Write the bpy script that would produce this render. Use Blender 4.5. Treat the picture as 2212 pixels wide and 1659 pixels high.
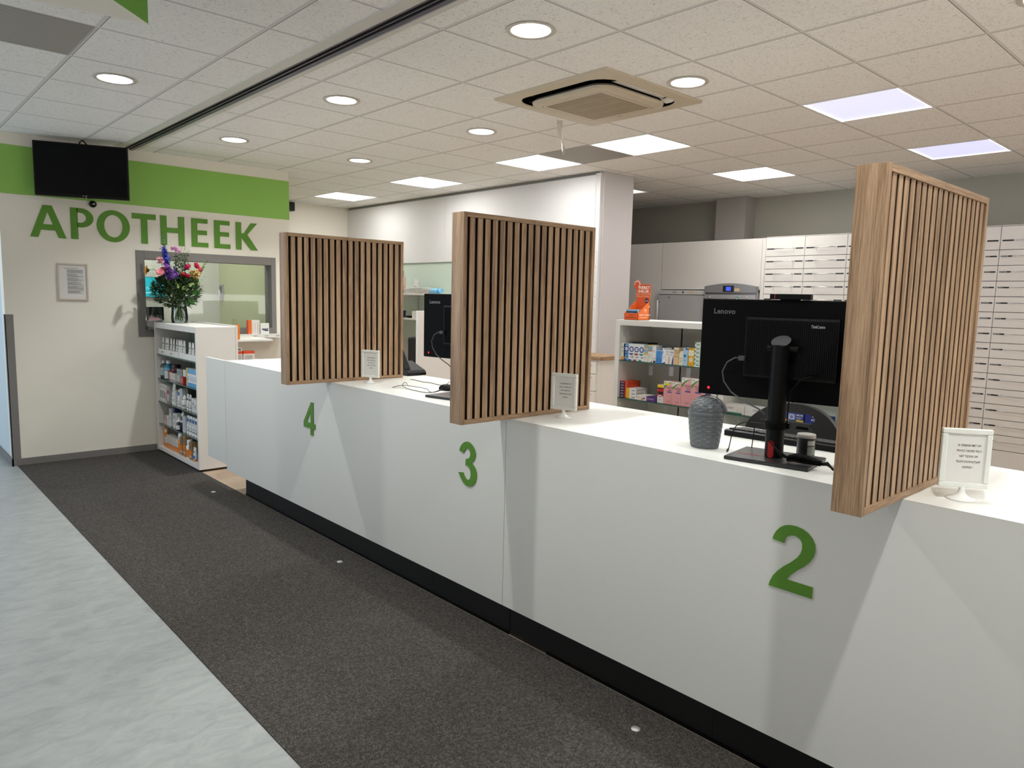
import bpy, math, random
from mathutils import Vector, Matrix, Euler
PI = math.pi
R = math.radians
random.seed(7)
for o in list(bpy.data.objects):
    bpy.data.objects.remove(o)
SC = bpy.context.scene
ORD = ('first', 'second', 'third', 'fourth', 'fifth', 'sixth', 'seventh', 'eighth', 'ninth', 'tenth', 'eleventh', 'twelfth')
COL = SC.collection

# ------------------------------------------------------------------ camera
CZ = 1.536
FPX = 1564.8
yaw, pitch, roll = R(42.486), R(-6.7125), R(1.327)
fwd = Vector((math.sin(yaw)*math.cos(pitch), math.cos(yaw)*math.cos(pitch), math.sin(pitch)))
rt = Vector((math.cos(yaw), -math.sin(yaw), 0))
up = rt.cross(fwd)
r2 = rt*math.cos(roll) + up*math.sin(roll)
u2 = -rt*math.sin(roll) + up*math.cos(roll)
cam = bpy.data.cameras.new('camera')
camo = bpy.data.objects.new('camera', cam)
COL.objects.link(camo)
M = Matrix(((r2.x, u2.x, -fwd.x, 0), (r2.y, u2.y, -fwd.y, 0), (r2.z, u2.z, -fwd.z, CZ), (0, 0, 0, 1)))
camo.matrix_world = M
cam.sensor_width = 36
cam.sensor_fit = 'HORIZONTAL'
cam.lens = 36*FPX/2212
cam.clip_start = 0.05
SC.camera = camo

# ------------------------------------------------------------------ world, exposure, lamp strengths
SC.view_settings.view_transform = 'Standard'
SC.view_settings.look = 'None'
SC.view_settings.exposure = 1.98
SC.view_settings.gamma = 1
SC.view_settings.use_curve_mapping = False
w = bpy.data.worlds.new('world')
SC.world = w
w.use_nodes = True
w.node_tree.nodes['Background'].inputs[0].default_value = (0.55, 0.7, 0.9, 1)
w.node_tree.nodes['Background'].inputs[1].default_value = 0.6
LAMP_DOWN = 600.0     # emission of each downlight lens
LAMP_PANEL = 3.8      # emission of each ceiling panel
LAMP_COOL = 0.21      # the two dimmer cool panels
HC = 2.809            # ceiling height
DAY = []
for nm_, size_, en_, col_, loc_, rot_ in (
        ('daylight_corridor', (3.8, 1.5), 26, (.78, .9, 1), (-3.15, 8.9, 1.7), (0, R(-128), 0)),  # assumed corridor daylight, tilted up to brighten the ceiling as well
        ('fill_lobby', (8.4, 1.7), 26, (1, .98, .96), (-2.95, 1.6, 1.35), (0, R(-158), 0)),  # added fill lamp out of view, aimed up at the lobby ceiling
        ('fill_rear', (9.0, 1.6), 30, (1, .98, .95), (3.4, -2.95, 1.45), (R(148), 0, 0))):  # added fill lamp behind the camera, lifts ceiling and staff side
    la = bpy.data.lights.new(nm_, 'AREA')
    la.shape = 'RECTANGLE'
    la.size, la.size_y = (size_ if rot_[0] else (size_[1], size_[0]))
    la.energy = en_
    la.color = col_
    lo = bpy.data.objects.new(nm_, la)
    COL.objects.link(lo)
    lo.location = loc_
    lo.rotation_euler = rot_


# ------------------------------------------------------------------ materials
def s2l(c):
    return c/12.92 if c <= .04045 else ((c+.055)/1.055)**2.4


def hexc(h):
    h = h.lstrip('#')
    return tuple(s2l(int(h[i:i+2], 16)/255) for i in (0, 2, 4)) + (1,)


MC = {}


def nt(name):
    m = bpy.data.materials.new(name)
    m.use_nodes = True
    t = m.node_tree
    b = t.nodes['Principled BSDF']
    return m, t, b


def N(t, typ, **kw):
    n = t.nodes.new(typ)
    for k, v in kw.items():
        setattr(n, k, v)
    return n


def paint(h, rough=.5, metal=0, noise=.03, scale=30, bump=0, spec=.5):
    key = ('p', h, rough, metal, noise, scale, bump, spec)
    if key in MC:
        return MC[key]
    m, t, b = nt('paint_'+h.strip('#'))
    c = hexc(h)
    tc = N(t, 'ShaderNodeTexCoord')
    ns = N(t, 'ShaderNodeTexNoise')
    ns.inputs['Scale'].default_value = scale
    ns.inputs['Detail'].default_value = 3
    t.links.new(tc.outputs['Object'], ns.inputs['Vector'])
    mx = N(t, 'ShaderNodeMix', data_type='RGBA')
    mx.inputs[6].default_value = tuple(x*(1-noise) for x in c[:3]) + (1,)
    mx.inputs[7].default_value = tuple(min(1, x*(1+noise)) for x in c[:3]) + (1,)
    t.links.new(ns.outputs['Fac'], mx.inputs[0])
    t.links.new(mx.outputs[2], b.inputs['Base Color'])
    b.inputs['Roughness'].default_value = rough
    b.inputs['Metallic'].default_value = metal
    b.inputs['Specular IOR Level'].default_value = spec
    if bump:
        bp = N(t, 'ShaderNodeBump')
        bp.inputs['Strength'].default_value = bump
        bp.inputs['Distance'].default_value = .002
        t.links.new(ns.outputs['Fac'], bp.inputs['Height'])
        t.links.new(bp.outputs[0], b.inputs['Normal'])
    MC[key] = m
    return m


def emit(h, s, name='emit'):
    key = ('e', h, s)
    if key in MC:
        return MC[key]
    m, t, b = nt(name)
    b.inputs['Base Color'].default_value = hexc(h)
    b.inputs['Emission Color'].default_value = hexc(h)
    b.inputs['Emission Strength'].default_value = s
    MC[key] = m
    return m


def glass(tint='#eef6f2', fac=.08, rough=0.02, name='glass'):
    key = ('g', tint, fac, rough)
    if key in MC:
        return MC[key]
    m, t, b = nt(name)
    t.nodes.remove(b)
    out = t.nodes['Material Output']
    tr = N(t, 'ShaderNodeBsdfTransparent')
    tr.inputs[0].default_value = hexc(tint)
    gl = N(t, 'ShaderNodeBsdfGlossy')
    gl.inputs['Roughness'].default_value = rough
    gl.inputs['Color'].default_value = (.9, .9, .9, 1)
    lw = N(t, 'ShaderNodeFresnel')
    lw.inputs[0].default_value = 1.45
    ad = N(t, 'ShaderNodeMath', operation='ADD')
    ad.inputs[1].default_value = fac
    t.links.new(lw.outputs[0], ad.inputs[0])
    mx = N(t, 'ShaderNodeMixShader')
    t.links.new(ad.outputs[0], mx.inputs[0])
    t.links.new(tr.outputs[0], mx.inputs[1])
    t.links.new(gl.outputs[0], mx.inputs[2])
    t.links.new(mx.outputs[0], out.inputs[0])
    MC[key] = m
    return m


def oak(axis='Z', dark='#6b523b', light='#b8977128'[:7]):
    key = ('oak', axis, dark)
    if key in MC:
        return MC[key]
    m, t, b = nt('oak_veneer_'+axis)
    tc = N(t, 'ShaderNodeTexCoord')
    mp = N(t, 'ShaderNodeMapping')
    sc = {'Z': (1, 1, .035), 'X': (.035, 1, 1), 'Y': (1, .035, 1)}[axis]
    mp.inputs['Scale'].default_value = sc
    t.links.new(tc.outputs['Object'], mp.inputs['Vector'])
    n1 = N(t, 'ShaderNodeTexNoise')
    n1.inputs['Scale'].default_value = 260
    n1.inputs['Detail'].default_value = 5
    n1.inputs['Roughness'].default_value = .65
    n2 = N(t, 'ShaderNodeTexNoise')
    n2.inputs['Scale'].default_value = 38
    n2.inputs['Detail'].default_value = 2
    n2.inputs['Distortion'].default_value = .8
    for n in (n1, n2):
        t.links.new(mp.outputs[0], n.inputs['Vector'])
    mx = N(t, 'ShaderNodeMix', data_type='FLOAT')
    mx.inputs[0].default_value = .45
    t.links.new(n1.outputs['Fac'], mx.inputs[2])
    t.links.new(n2.outputs['Fac'], mx.inputs[3])
    rp = N(t, 'ShaderNodeValToRGB')
    e = rp.color_ramp.elements
    e[0].position = .37
    e[0].color = hexc(dark)
    e[1].position = .62
    e[1].color = hexc('#b99a7b')
    k = e.new(.5)
    k.color = hexc('#a08062')
    t.links.new(mx.outputs[0], rp.inputs[0])
    t.links.new(rp.outputs[0], b.inputs['Base Color'])
    b.inputs['Roughness'].default_value = .5
    bp = N(t, 'ShaderNodeBump')
    bp.inputs['Strength'].default_value = .12
    bp.inputs['Distance'].default_value = .001
    t.links.new(mx.outputs[0], bp.inputs['Height'])
    t.links.new(bp.outputs[0], b.inputs['Normal'])
    MC[key] = m
    return m


def carpet_mat():
    m, t, b = nt('charcoal_carpet')
    g = N(t, 'ShaderNodeNewGeometry')
    n1 = N(t, 'ShaderNodeTexNoise')
    n1.inputs['Scale'].default_value = 420
    n1.inputs['Detail'].default_value = 2
    mp = N(t, 'ShaderNodeMapping')
    mp.inputs['Scale'].default_value = (1, .45, 1)
    t.links.new(g.outputs['Position'], mp.inputs[0])
    t.links.new(mp.outputs[0], n1.inputs['Vector'])
    n3 = N(t, 'ShaderNodeTexNoise')
    n3.inputs['Scale'].default_value = 90
    n3.inputs['Detail'].default_value = 3
    t.links.new(g.outputs['Position'], n3.inputs['Vector'])
    mx = N(t, 'ShaderNodeMix', data_type='FLOAT')
    mx.inputs[0].default_value = .35
    t.links.new(n1.outputs['Fac'], mx.inputs[2])
    t.links.new(n3.outputs['Fac'], mx.inputs[3])
    rp = N(t, 'ShaderNodeValToRGB')
    e = rp.color_ramp.elements
    e[0].position = .38
    e[0].color = hexc('#2d2b29')
    e[1].position = .68
    e[1].color = hexc('#696460')
    k = e.new(.52)
    k.color = hexc('#4a4643')
    t.links.new(mx.outputs[0], rp.inputs[0])
    t.links.new(rp.outputs[0], b.inputs['Base Color'])
    b.inputs['Roughness'].default_value = 1
    b.inputs['Specular IOR Level'].default_value = .1
    bp = N(t, 'ShaderNodeBump')
    bp.inputs['Strength'].default_value = .9
    bp.inputs['Distance'].default_value = .004
    t.links.new(mx.outputs[0], bp.inputs['Height'])
    t.links.new(bp.outputs[0], b.inputs['Normal'])
    return m


def lino_mat():
    m, t, b = nt('grey_linoleum')
    g = N(t, 'ShaderNodeNewGeometry')
    mp = N(t, 'ShaderNodeMapping')
    mp.inputs['Scale'].default_value = (1, 2.0, 1)
    mp.inputs['Rotation'].default_value = (0, 0, .15)
    t.links.new(g.outputs['Position'], mp.inputs[0])
    n1 = N(t, 'ShaderNodeTexNoise')
    n1.inputs['Scale'].default_value = 7
    n1.inputs['Detail'].default_value = 12
    n1.inputs['Roughness'].default_value = .72
    n1.inputs['Distortion'].default_value = .7
    t.links.new(mp.outputs[0], n1.inputs['Vector'])
    rp = N(t, 'ShaderNodeValToRGB')
    e = rp.color_ramp.elements
    e[0].position = .34
    e[0].color = hexc('#8a8d8d')
    e[1].position = .7
    e[1].color = hexc('#a4a6a5')
    k = e.new(.5)
    k.color = hexc('#979a99')
    t.links.new(n1.outputs['Fac'], rp.inputs[0])
    t.links.new(rp.outputs[0], b.inputs['Base Color'])
    b.inputs['Roughness'].default_value = .36
    n2 = N(t, 'ShaderNodeTexNoise')
    n2.inputs['Scale'].default_value = 5
    n2.inputs['Detail'].default_value = 6
    t.links.new(g.outputs['Position'], n2.inputs['Vector'])
    mr = N(t, 'ShaderNodeMapRange')
    mr.inputs['To Min'].default_value = .28
    mr.inputs['To Max'].default_value = .5
    t.links.new(n2.outputs['Fac'], mr.inputs['Value'])
    t.links.new(mr.outputs[0], b.inputs['Roughness'])
    bp = N(t, 'ShaderNodeBump')
    bp.inputs['Strength'].default_value = .06
    t.links.new(n1.outputs['Fac'], bp.inputs['Height'])
    t.links.new(bp.outputs[0], b.inputs['Normal'])
    return m


def plank_mat():
    m, t, b = nt('light_oak_vinyl')
    g = N(t, 'ShaderNodeNewGeometry')
    br = N(t, 'ShaderNodeTexBrick')
    br.inputs['Scale'].default_value = 1
    br.inputs['Brick Width'].default_value = 1.2
    br.inputs['Row Height'].default_value = .18
    br.inputs['Mortar Size'].default_value = .001
    br.inputs['Color1'].default_value = hexc('#c2ab95')
    br.inputs['Color2'].default_value = hexc('#b39b85')
    br.inputs['Mortar'].default_value = hexc('#8c6f55')
    t.links.new(g.outputs['Position'], br.inputs['Vector'])
    n1 = N(t, 'ShaderNodeTexNoise')
    n1.inputs['Scale'].default_value = 20
    mp = N(t, 'ShaderNodeMapping')
    mp.inputs['Scale'].default_value = (.2, 3, 1)
    t.links.new(g.outputs['Position'], mp.inputs[0])
    t.links.new(mp.outputs[0], n1.inputs['Vector'])
    mx = N(t, 'ShaderNodeMix', data_type='RGBA', blend_type='MULTIPLY')
    mx.inputs[0].default_value = .3
    t.links.new(br.outputs['Color'], mx.inputs[6])
    t.links.new(n1.outputs['Fac'], mx.inputs[7])
    t.links.new(mx.outputs[2], b.inputs['Base Color'])
    b.inputs['Roughness'].default_value = .45
    return m


def mathn(t, op, a, bb=None, c=None):
    n = N(t, 'ShaderNodeMath', operation=op)
    for i, v in enumerate((a, bb, c)):
        if v is None:
            continue
        if isinstance(v, (int, float)):
            n.inputs[i].default_value = v
        else:
            t.links.new(v, n.inputs[i])
    return n.outputs[0]


def ceiling_mat():
    m, t, b = nt('mineral_ceiling_tile')
    g = N(t, 'ShaderNodeNewGeometry')
    sp = N(t, 'ShaderNodeSeparateXYZ')
    t.links.new(g.outputs['Position'], sp.inputs[0])

    def dist(out, off):
        a = mathn(t, 'SUBTRACT', out, off)
        a = mathn(t, 'DIVIDE', a, .6)
        a = mathn(t, 'ADD', a, 100.5)
        a = mathn(t, 'FRACT', a)
        a = mathn(t, 'SUBTRACT', a, .5)
        return mathn(t, 'MULTIPLY', a, .6)      # signed distance to the nearest line
    dx = dist(sp.outputs[0], 2.184)
    dy = dist(sp.outputs[1], 2.937)
    ax = mathn(t, 'ABSOLUTE', dx)
    ay = mathn(t, 'ABSOLUTE', dy)
    barx = mathn(t, 'LESS_THAN', ax, .011)
    bary = mathn(t, 'LESS_THAN', ay, .008)
    bar = mathn(t, 'MAXIMUM', barx, bary)
    ex = mathn(t, 'LESS_THAN', mathn(t, 'ABSOLUTE', mathn(t, 'SUBTRACT', dx, .0115)), .0017)
    ey = mathn(t, 'LESS_THAN', mathn(t, 'ABSOLUTE', mathn(t, 'SUBTRACT', dy, .0085)), .0017)
    ex = mathn(t, 'MULTIPLY', ex, mathn(t, 'GREATER_THAN', ay, .008))
    ey = mathn(t, 'MULTIPLY', ey, mathn(t, 'GREATER_THAN', ax, .011))
    edge = mathn(t, 'MAXIMUM', ex, ey)  # thin shadow line painted along one side of each grid bar
    n1 = N(t, 'ShaderNodeTexNoise')
    n1.inputs['Scale'].default_value = 75
    n1.inputs['Detail'].default_value = 4
    n1.inputs['Distortion'].default_value = 1.5
    t.links.new(g.outputs['Position'], n1.inputs['Vector'])
    rp = N(t, 'ShaderNodeValToRGB')
    e = rp.color_ramp.elements
    e[0].position = .3
    e[0].color = hexc('#c6c3be')
    e[1].position = .45
    e[1].color = hexc('#f0eeea')
    t.links.new(n1.outputs['Fac'], rp.inputs[0])
    mx = N(t, 'ShaderNodeMix', data_type='RGBA')
    t.links.new(bar, mx.inputs[0])
    t.links.new(rp.outputs[0], mx.inputs[6])
    mx.inputs[7].default_value = hexc('#d6d4d0')
    mx2 = N(t, 'ShaderNodeMix', data_type='RGBA')
    t.links.new(edge, mx2.inputs[0])
    t.links.new(mx.outputs[2], mx2.inputs[6])
    mx2.inputs[7].default_value = hexc('#6a645c')
    t.links.new(mx2.outputs[2], b.inputs['Base Color'])
    b.inputs['Roughness'].default_value = .9
    b.inputs['Specular IOR Level'].default_value = .2
    inv = mathn(t, 'SUBTRACT', 1, bar)
    hh = mathn(t, 'MULTIPLY', n1.outputs['Fac'], inv)
    bp = N(t, 'ShaderNodeBump')
    bp.inputs['Strength'].default_value = .45
    bp.inputs['Distance'].default_value = .003
    t.links.new(hh, bp.inputs['Height'])
    t.links.new(bp.outputs[0], b.inputs['Normal'])
    return m


def mesh_grille_mat():
    m, t, b = nt('perforated_grille')
    g = N(t, 'ShaderNodeNewGeometry')
    v = N(t, 'ShaderNodeTexVoronoi')
    v.inputs['Scale'].default_value = 150
    v.inputs['Randomness'].default_value = 0
    t.links.new(g.outputs['Position'], v.inputs['Vector'])
    rp = N(t, 'ShaderNodeValToRGB')
    rp.color_ramp.elements[0].position = .3
    rp.color_ramp.elements[0].color = hexc('#35322e')
    rp.color_ramp.elements[1].position = .42
    rp.color_ramp.elements[1].color = hexc('#b3aea5')
    t.links.new(v.outputs['Distance'], rp.inputs[0])
    t.links.new(rp.outputs[0], b.inputs['Base Color'])
    b.inputs['Roughness'].default_value = .6
    return m


def weave_mat():
    m, t, b = nt('grey_wicker_plastic')
    b.inputs['Base Color'].default_value = hexc('#5d6164')
    b.inputs['Roughness'].default_value = .42
    return m


WALL = paint('#ebe6da', .75, noise=.015, scale=3, bump=0, spec=.2)
WALLW = paint('#d9d8d8', .6, noise=.01, scale=2, spec=.3)
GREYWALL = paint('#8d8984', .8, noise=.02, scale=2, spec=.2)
WHITE = paint('#e4e3de', .38, noise=.008, scale=2)
GLOSSW = paint('#e8e8e4', .22, noise=.005, scale=2)
CABW = paint('#e3dfda', .4, noise=.01, scale=2)
BLACK = paint('#060607', .42, spec=.22)
BLACKM = paint('#040405', .6, spec=.12)
PLINTH = paint('#191817', .45, noise=.15, scale=6)
GREEN = paint('#90c05c', .6, noise=.02, scale=3, spec=.3)
GREEND = paint('#5c8e31', .55, noise=.02, scale=8, spec=.3)
GREYT = paint('#7c7875', .6, noise=.02, scale=4)
CHROME = paint('#c9c8c4', .22, metal=1)
DARKM = paint('#2c2c2e', .35, metal=.3)
INK = paint('#1b1b1c', .7, spec=.2)
PAPER = paint('#dcdad6', .8, noise=.01)
OAKZ, OAKX, OAKY = oak('Z'), oak('X'), oak('Y')
MDF = paint('#38281a', .8, spec=.2)
FELT = paint('#0b0a09', .95, spec=.05)
SHELFGLASS = glass('#f1f8f5', .03, name='shelf_glass')
GLASSEDGE = paint('#2f5a50', .15)
CLEAR = glass('#f4f7f6', .03, name='clear_plastic')


# ------------------------------------------------------------------ mesh builder
class MB:
    def __init__(self):
        self.v, self.f, self.m, self.mats, self.sm = [], [], [], [], []

    def mi(self, mat):
        if mat not in self.mats:
            self.mats.append(mat)
        return self.mats.index(mat)

    def add(self, vs, fs, mat, M=None, smooth=False):
        k = len(self.v)
        for p in vs:
            p = Vector(p)
            self.v.append(tuple(M @ p) if M is not None else tuple(p))
        i = self.mi(mat)
        for f in fs:
            self.f.append(tuple(k+a for a in f))
            self.m.append(i)
            self.sm.append(smooth)
        return self

    def box(self, a, b, mat, M=None):
        x0, y0, z0 = (min(a[i], b[i]) for i in range(3))
        x1, y1, z1 = (max(a[i], b[i]) for i in range(3))
        vs = [(x0, y0, z0), (x1, y0, z0), (x1, y1, z0), (x0, y1, z0), (x0, y0, z1), (x1, y0, z1), (x1, y1, z1), (x0, y1, z1)]
        fs = [(0, 3, 2, 1), (4, 5, 6, 7), (0, 1, 5, 4), (1, 2, 6, 5), (2, 3, 7, 6), (3, 0, 4, 7)]
        return self.add(vs, fs, mat, M)

    def prism(self, pts, h, mat, M=None, smooth=False):
        """polygon pts (x,y) extruded 0..h along z"""
        n = len(pts)
        ar = sum(pts[i][0]*pts[(i+1) % n][1]-pts[(i+1) % n][0]*pts[i][1] for i in range(n))
        if ar < 0:
            pts = pts[::-1]
        vs = [(x, y, 0) for x, y in pts] + [(x, y, h) for x, y in pts]
        self.add(vs, [tuple(range(n-1, -1, -1)), tuple(range(n, 2*n))], mat, M)
        k = len(self.v)-2*n
        i = self.mi(mat)
        for a in range(n):
            b = (a+1) % n
            self.f.append((k+a, k+b, k+n+b, k+n+a))
            self.m.append(i)
            self.sm.append(smooth)
        return self

    def lathe(self, prof, mat, c=(0, 0, 0), seg=24, M=None, sx=1, sy=1, smooth=True):
        vs, fs = [], []
        n = len(prof)
        for (r, z) in prof:
            for k in range(seg):
                a = 2*PI*k/seg
                vs.append((c[0]+r*sx*math.cos(a), c[1]+r*sy*math.sin(a), c[2]+z))
        for i in range(n-1):
            for k in range(seg):
                k2 = (k+1) % seg
                fs.append((i*seg+k, i*seg+k2, (i+1)*seg+k2, (i+1)*seg+k))
        self.add(vs, fs, mat, M, smooth)
        if prof[0][0] > 1e-5:
            self.add([vs[k] for k in range(seg)], [tuple(range(seg-1, -1, -1))], mat, M)
        if prof[-1][0] > 1e-5:
            self.add([vs[(n-1)*seg+k] for k in range(seg)], [tuple(range(seg))], mat, M)
        return self

    def tube(self, pts, r, mat, seg=8, M=None, cap=True, taper=None):
        pts = [Vector(p) for p in pts]
        vs, fs = [], []
        n = len(pts)
        prev = None
        for i, p in enumerate(pts):
            d = (pts[min(i+1, n-1)]-pts[max(i-1, 0)]).normalized()
            ref = Vector((0, 0, 1)) if abs(d.z) < .9 else Vector((1, 0, 0))
            if prev is None:
                s = d.cross(ref).normalized()
            else:
                s = (prev - d*prev.dot(d))
                s = s.normalized() if s.length > 1e-6 else d.cross(ref).normalized()
            prev = s
            t = d.cross(s)
            rr = r*(taper[i] if taper else 1)
            for k in range(seg):
                a = 2*PI*k/seg
                vs.append(p + (s*math.cos(a)+t*math.sin(a))*rr)
        for i in range(n-1):
            for k in range(seg):
                k2 = (k+1) % seg
                fs.append((i*seg+k, i*seg+k2, (i+1)*seg+k2, (i+1)*seg+k))
        if cap:
            fs.append(tuple(range(seg-1, -1, -1)))
            fs.append(tuple((n-1)*seg+k for k in range(seg)))
        return self.add(vs, fs, mat, M, True)

    def build(self, name, parent=None, loc=(0, 0, 0), rz=0, bevel=0, seg=2):
        me = bpy.data.meshes.new(name)
        me.from_pydata(self.v, [], self.f)
        for m in self.mats:
            me.materials.append(m)
        me.polygons.foreach_set('material_index', self.m)
        me.polygons.foreach_set('use_smooth', self.sm)
        me.update()
        o = bpy.data.objects.new(name, me)
        COL.objects.link(o)
        o.location = loc
        o.rotation_euler = (0, 0, rz)
        if parent:
            o.parent = parent
        if bevel:
            b = o.modifiers.new('bevel', 'BEVEL')
            b.width = bevel
            b.segments = seg
            b.limit_method = 'ANGLE'
            b.angle_limit = R(40)
            b.harden_normals = False
        return o


TXT = {}


def text_geo(s, size, bold=0, align='CENTER', space=1.0):
    key = (s, bold, align, space)
    if key not in TXT:
        cu = bpy.data.curves.new('t', 'FONT')
        cu.body = s
        cu.size = 1
        cu.align_x = align
        cu.align_y = 'CENTER'
        cu.resolution_u = 2
        cu.offset = bold
        cu.space_character = space
        cu.fill_mode = 'FRONT'
        o = bpy.data.objects.new('t', cu)
        me = bpy.data.meshes.new_from_object(o)
        TXT[key] = ([tuple(v.co) for v in me.vertices], [tuple(p.vertices) for p in me.polygons])
        bpy.data.objects.remove(o)
        bpy.data.curves.remove(cu)
        bpy.data.meshes.remove(me)
    vs, fs = TXT[key]
    return [(x*size, y*size, z) for x, y, z in vs], fs


# frames: local x = right as seen, local y = up, local z = towards the viewer
def face_negx(x, y, z):      # surface that looks to -X
    return Matrix(((0, 0, -1, x), (-1, 0, 0, y), (0, 1, 0, z), (0, 0, 0, 1)))


def face_negy(x, y, z):      # surface that looks to -Y
    return Matrix(((1, 0, 0, x), (0, 0, -1, y), (0, 1, 0, z), (0, 0, 0, 1)))


def tag(o, label, cat, group=None, kind=None):
    o['label'] = label
    o['category'] = cat
    if group:
        o['group'] = group
    if kind:
        o['kind'] = kind
    return o


def struct(o, label=None):
    o['kind'] = 'structure'
    if label:
        o['label'] = label
    return o


def thing(name, label, cat, loc=(0, 0, 0), rz=0, group=None):
    o = bpy.data.objects.new(name, None)
    o.empty_display_size = .1
    COL.objects.link(o)
    o.location = loc
    o.rotation_euler = (0, 0, rz)
    tag(o, label, cat, group)
    return o


def copy_tree(o, parent=None):
    c = o.copy()
    COL.objects.link(c)
    if parent:
        c.parent = parent
    for ch in list(o.children):
        copy_tree(ch, c)
    return c


def sb(name, a, b, mat, parent=None, bevel=0, label=None):
    """structure box"""
    o = MB().box(a, b, mat).build(name, parent, bevel=bevel)
    return struct(o, label)


# ------------------------------------------------------------------ the room
sb('floor', (-3, -3, -.1), (1.0, 11, 0), lino_mat(), label='grey mottled linoleum floor of the passage')
sb('floor', (2.148, -3, -.1), (8.3, 10, 0), plank_mat(), label='light wood plank floor behind the counter')
cp = MB().box((1.0, -3, -.1), (2.148, 7.41, .004), carpet_mat()).build('carpet')
tag(cp, 'long charcoal carpet strip on the floor in front of the white counter', 'carpet')

# ceiling, built tile by tile with holes for the downlights and openings for the panels
GX0, GY0 = 2.184, 2.937
DOWN = [(3, -1), (3, 2), (3, 5)]       # tile indices filled further down
down_xy = []
for x in (2.484, 3.684):
    for y in (6.237, 4.437, 2.637 if x < 3 else 2.572, .837, -.963):
        down_xy.append((x, y))
for y in (5.037, 2.637, .237, -2.163):
    down_xy.append((1.284, y))
panels = {'a': (4, 9), 'b': (4, 6), 'c': (4, 3), 'd': (4, 1), 'e': (4, -2), 'f': (7, -2), 'g': (7, 1), 'h': (7, -5), 'i': (4, -5), 'j': (7, 4)}
panel_tiles = set(panels.values())
vents = {(4, 2), (-3, 2)}
cm = ceiling_mat()
cb = MB()


def tile_of(x, y):
    return (math.floor((x-GX0)/.6), math.floor((y-GY0)/.6))


dtile = {tile_of(x, y): (x, y) for x, y in down_xy}
RH = .097
for i in range(-9, 11):
    for j in range(-10, 14):
        x0, x1 = GX0+.6*i, GX0+.6*(i+1)
        y0, y1 = GY0+.6*j, GY0+.6*(j+1)
        if (i, j) in panel_tiles or (i, j) in vents:
            continue
        spans = [(x0, x1)]
        if i == -1:
            spans = [(x0, 1.86), (2.045, x1)]
        for (a, b) in spans:
            if (i, j) in dtile:
                cx, cy = dtile[(i, j)]
                n = 40
                vs, fs = [], []
                for k in range(n):
                    t = 2*PI*k/n
                    c, s = math.cos(t), math.sin(t)
                    q = .3/max(abs(c), abs(s))
                    vs.append((cx+RH*c, cy+RH*s, HC))
                    mx_, my_ = (x0+x1)/2, (y0+y1)/2
                    vs.append((min(max(mx_+q*c, x0), x1), min(max(my_+q*s, y0), y1), HC))
                for k in range(n):
                    k2 = (k+1) % n
                    fs.append((2*k, 2*k2, 2*k2+1, 2*k+1))
                cb.add(vs, fs, cm)
            else:
                hx0, hx1, hy0, hy1 = 3.20, 4.03, 2.785, 3.615      # opening for the air conditioner
                parts = [(a, b, y0, y1)]
                if a < hx1 and b > hx0 and y0 < hy1 and y1 > hy0:
                    parts = [(a, max(a, hx0), y0, y1), (min(b, hx1), b, y0, y1), (max(a, hx0), min(b, hx1), y0, max(y0, hy0)), (max(a, hx0), min(b, hx1), min(y1, hy1), y1)]
                for (p0, p1, q0, q1) in parts:
                    if p1-p0 > 1e-4 and q1-q0 > 1e-4:
                        cb.add([(p0, q0, HC), (p0, q1, HC), (p1, q1, HC), (p1, q0, HC)], [(0, 1, 2, 3)], cm)
struct(cb.build('ceiling'), 'suspended ceiling of square mineral tiles in a thin grid')
sb('ceiling', (-3.3, -3.2, HC+.16), (8.4, 11.4, HC+.26), paint('#55524e', .9), label='slab above the suspended ceiling')

WY = 7.41
# apotheek wall, with its window opening
wb = MB()
wx0, wx1, wz0, wz1 = 2.04, 3.33, 1.135, 1.865
wb.box((.974, WY, 0), (wx0, WY+.15, HC+.15), WALL)
wb.box((wx1, WY, 0), (3.52, WY+.15, HC+.15), WALL)
wb.box((wx0, WY, 0), (wx1, WY+.15, wz0), WALL)
wb.box((wx0, WY, wz1), (wx1, WY+.15, HC+.15), WALL)
struct(wb.build('wall_back'), 'cream wall with the green lettering')
bl = paint('#c6d0d4', .7, noise=.01)
sb('wall_left', (.974, WY+.15, 0), (1.1, 11, HC+.15), bl, label='pale wall running back into the corridor')
sb('trim_1', (.972, WY-.004, 2.312), (3.522, WY, 2.711), GREEN, label='green painted band below the ceiling')
sb('trim_2', (.968, WY-.006, .06), (1.03, WY, 1.307), GREYT, label='grey corner guard on the wall end')
sb('trim_2', (.968, WY-.006, .06), (.974, WY+.05, 1.307), GREYT, label='grey corner guard on the corridor side')
sb('baseboard_back', (.962, WY-.012, 0), (2.13, WY, .062), GREYT, label='grey baseboard below the cream wall')
sb('baseboard_left', (.962, WY-.012, 0), (.974, 11, .062), GREYT, label='grey baseboard along the corridor')
# window 1
wf = MB()
for a, b in (((2.005, 1.10), (2.078, 1.905)), ((3.311, 1.10), (3.36, 1.905)), ((2.078, 1.826), (3.311, 1.905)), ((2.078, 1.10), (3.311, 1.17))):
    wf.box((a[0], WY-.012, a[1]), (b[0], WY+.16, b[1]), GREYT)
wfo = wf.build('window_1', bevel=.002)
struct(wfo, 'grey framed window in the cream wall')
MB().box((2.07, WY+.07, 1.16), (3.32, WY+.076, 1.84), glass('#eef2ef', .02, name='window_pane')).build('pane', wfo)
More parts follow.
